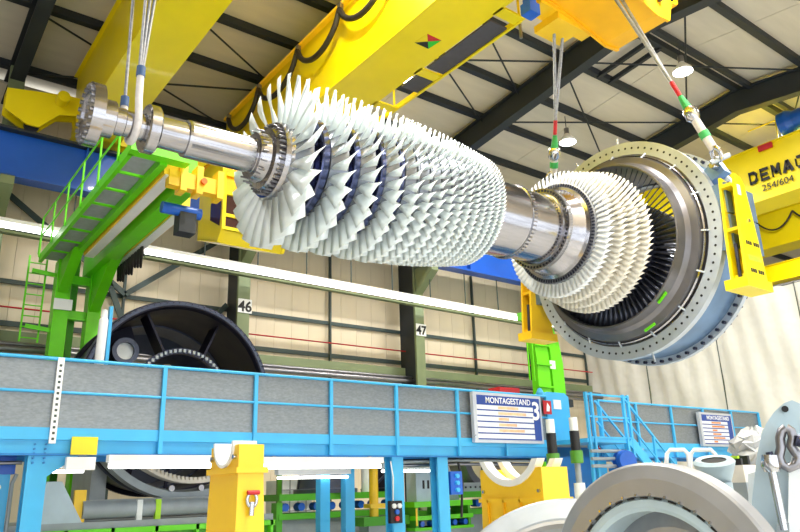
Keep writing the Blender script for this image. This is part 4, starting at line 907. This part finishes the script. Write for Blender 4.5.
# two more ring casings, leaning, behind it
def lean_ring(label, c, r, az, tilt, hgt):
    t = thing('ring_casing', label, 'casing', (c[0], c[1], -H), 'leaning ring casings')
    d = (math.cos(az) * math.cos(tilt), math.sin(az) * math.cos(tilt), -math.sin(tilt))
    MB().lathe([(0, r * .72), (-.02, r * .78), (-.02, r * .97), (.0, r), (hgt, r), (hgt, r * .72)], c, d, 72, closed=True).build('ring', 'ring_grey', t)
    MB().lathe([(.02, r * .70), (-.04, r * .71), (-.04, r * .745), (.02, r * .75)], c, d, 64, closed=True).build('inner_lip', 'machined', t)
    B(c[0] - .2, c[0] + .2, c[1] - .2, c[1] + .2, -H, c[2] - r * .8).build('support_block', 'grey_cast', t)
    return t
lr = lean_ring('pale grey leaning ring casing in front of the wide yellow saddle', (5.9, 5.22, -1.1), 1.27, math.radians(32), math.radians(40), .14)
# tall lug casing at the right
def PL(px, py, D=7.3):
    x, y = px - 400, py - 266
    r = V(RX[0] * x + RY[0] * y + RZ[0] * 715, RX[1] * x + RY[1] * y + RZ[1] * 715, RX[2] * x + RY[2] * y + RZ[2] * 715)
    n = V(.885, .465, 0); return r * (D / r.dot(n))
tv = V(.885, .465, 0)
lg = thing('lug_casing', 'tall pale grey casing with rounded lifting lugs, hook and tie rod', 'casing', tuple(PL(790, 520) * 1 + V(0, 0, -1.6)))
def plate(name, pts, D, th, m='lug_pale'): 
    q = MB(); q.prism([PL(a, b_, D) for a, b_ in pts], tv * th); return q.build(name, m, lg)
plate('front_lug', [(752, 560), (752, 500), (757, 455), (762, 432), (766, 424), (772, 422), (777, 427), (792, 432), (812, 434), (840, 560)], 7.2, .18)
plate('rear_lug', [(764, 470), (766, 424), (774, 412), (784, 403), (792, 400), (801, 404), (812, 416), (820, 470)], 7.55, .2, 'pale_casing')
plate('base_block', [(752, 700), (749, 540), (748, 474), (758, 471), (760, 700)], 7.5, .3, 'white_coat')
plate('base_body', [(752, 720), (752, 540), (840, 540), (840, 720)], 7.15, .6)
plate('side_cheek', [(788, 540), (789, 470), (796, 440), (830, 436), (838, 540)], 7.05, .1, 'white_coat')
MB().tube([PL(785, 409, 7.5), PL(785, 409, 7.62)], .03, 10).build('lug_hole', 'black', lg)
hk = [(786, 428), (791, 431), (793, 438), (791, 446), (795, 452), (799, 458), (796, 465), (789, 468), (782, 465), (779, 457), (781, 448), (780, 438), (782, 431), (786, 428)]
MB().tube([PL(a, b_, 7.0) for a, b_ in hk], .04, 10).build('hook', 'steel_rough', lg)
MB().tube([PL(796, 440, 6.95), PL(806, 443, 6.95)], .05, 10).build('hook_bolt', 'dark_steel', lg)
MB().tube([PL(769, 452, 7.0), PL(771, 458, 7.0)], .03, 10).build('rod_head', 'dark_steel', lg)
MB().tube([PL(770, 455, 7.0), PL(771, 466, 7.0), PL(772, 472, 7.0)], [.07, .08, .06], 10).build('rod_nut', 'chrome', lg)
MB().tube([PL(772, 470, 7.0), PL(784, 530, 7.0)], .035, 10).build('tie_rod', 'chrome', lg)
plate('rod_clevis', [(777, 525), (789, 523), (790, 545), (778, 545)], 6.98, .12, 'grey_cast')
# small things behind the ring
t = thing('trolley_frame', 'white tubular trolley handle frame behind the machined ring', 'trolley', tuple(PL(690, 470, 9) + V(0, 0, -1.5)))
for (a, b_) in ((666, 688), (690, 715)):
    MB().tube([PL(a, 470, 9.), PL(a + 1, 454, 9.), PL(a + 4, 450, 9.), PL(b_ - 4, 450, 9.), PL(b_, 454, 9.), PL(b_ + 2, 470, 9.)], .024, 8).build('handle', 'white', t)
MB().bar(PL(660, 474, 9), PL(722, 476, 9), .08).build('deck_bar', 'grey_cast', t)
q0 = PL(690, 476, 9); m_ = MB(); m_.box(q0.x - .25, q0.x + .15, q0.y - .1, q0.y + .3, -H, q0.z); m_.build('cart_body', 'grey_cast', t)
q = PL(714, 462, 8.1); t = thing('bearing_shell', 'pale round bearing shell with dark opening behind the machined ring', 'bearing', (q.x, q.y, -H))
MB().lathe([(.02, .12), (.03, .17), (.0, .2), (-.04, .19), (-.2, .13)], q, (-.25, -.12, 1), 32).build('shell', 'pale_casing', t)
MB().lathe([(.01, .001), (.01, .15)], q, (-.25, -.12, 1), 24).build('opening', 'black', t)
MB().lathe([(-H - q.z, .16), (-.2, .14)], q, (0, 0, 1), 24).build('pedestal', 'pale_casing', t)
q = PL(737, 475, 9.0); t = thing('parts_box', 'cream cardboard box of coloured tools beside the bearing shell', 'box', (q.x, q.y, -H))
B(q.x - .14, q.x + .14, q.y - .16, q.y + .16, q.z - .08, q.z + .1).build('box', 'box_cream', t)
for k, c in enumerate(('black', 'cushion_lime', 'sky_blue', 'black', 'green')):
    B(q.x - .13 + .05 * k, q.x - .09 + .05 * k, q.y - .14 + .06 * (k % 3), q.y - .02 + .06 * (k % 3), q.z + .1, q.z + .17 + .03 * (k % 2)).build('tool', c, t)
B(q.x - .15, q.x + .15, q.y - .17, q.y + .17, -H, q.z - .08).build('stool', 'grey_cast', t)
q = PL(752, 428, 12.5); t = thing('film_roll', 'crumpled clear plastic film bundle beneath the small blue board', 'film', (q.x, q.y, -H))
m_ = MB(); N, R_ = 14, 9; vs = []
for i in range(R_ + 1):
    u = i / R_
    for j in range(N):
        a = j * 2 * pi / N; rr = .36 * math.sin(pi * (.12 + .86 * u)) ** .6 * (1 + .22 * math.sin(i * 2.1 + j * 1.7) * math.cos(j * 2.6 + i)); vs.append((q.x + rr * math.cos(a), q.y + rr * math.sin(a), q.z - .62 + .62 * u + .05 * math.sin(j * 3.1 + i)))
m_.add(vs, [(i * N + j, i * N + (j + 1) % N, (i + 1) * N + (j + 1) % N, (i + 1) * N + j) for i in range(R_) for j in range(N)] + [tuple(range(R_ * N, R_ * N + N)), tuple(range(N))[::-1]], False)
m_.build('film', 'film', t)
B(q.x - .3, q.x + .3, q.y - .3, q.y + .3, -H, q.z - .6).build('pallet_crate', 'grey_cast', t)
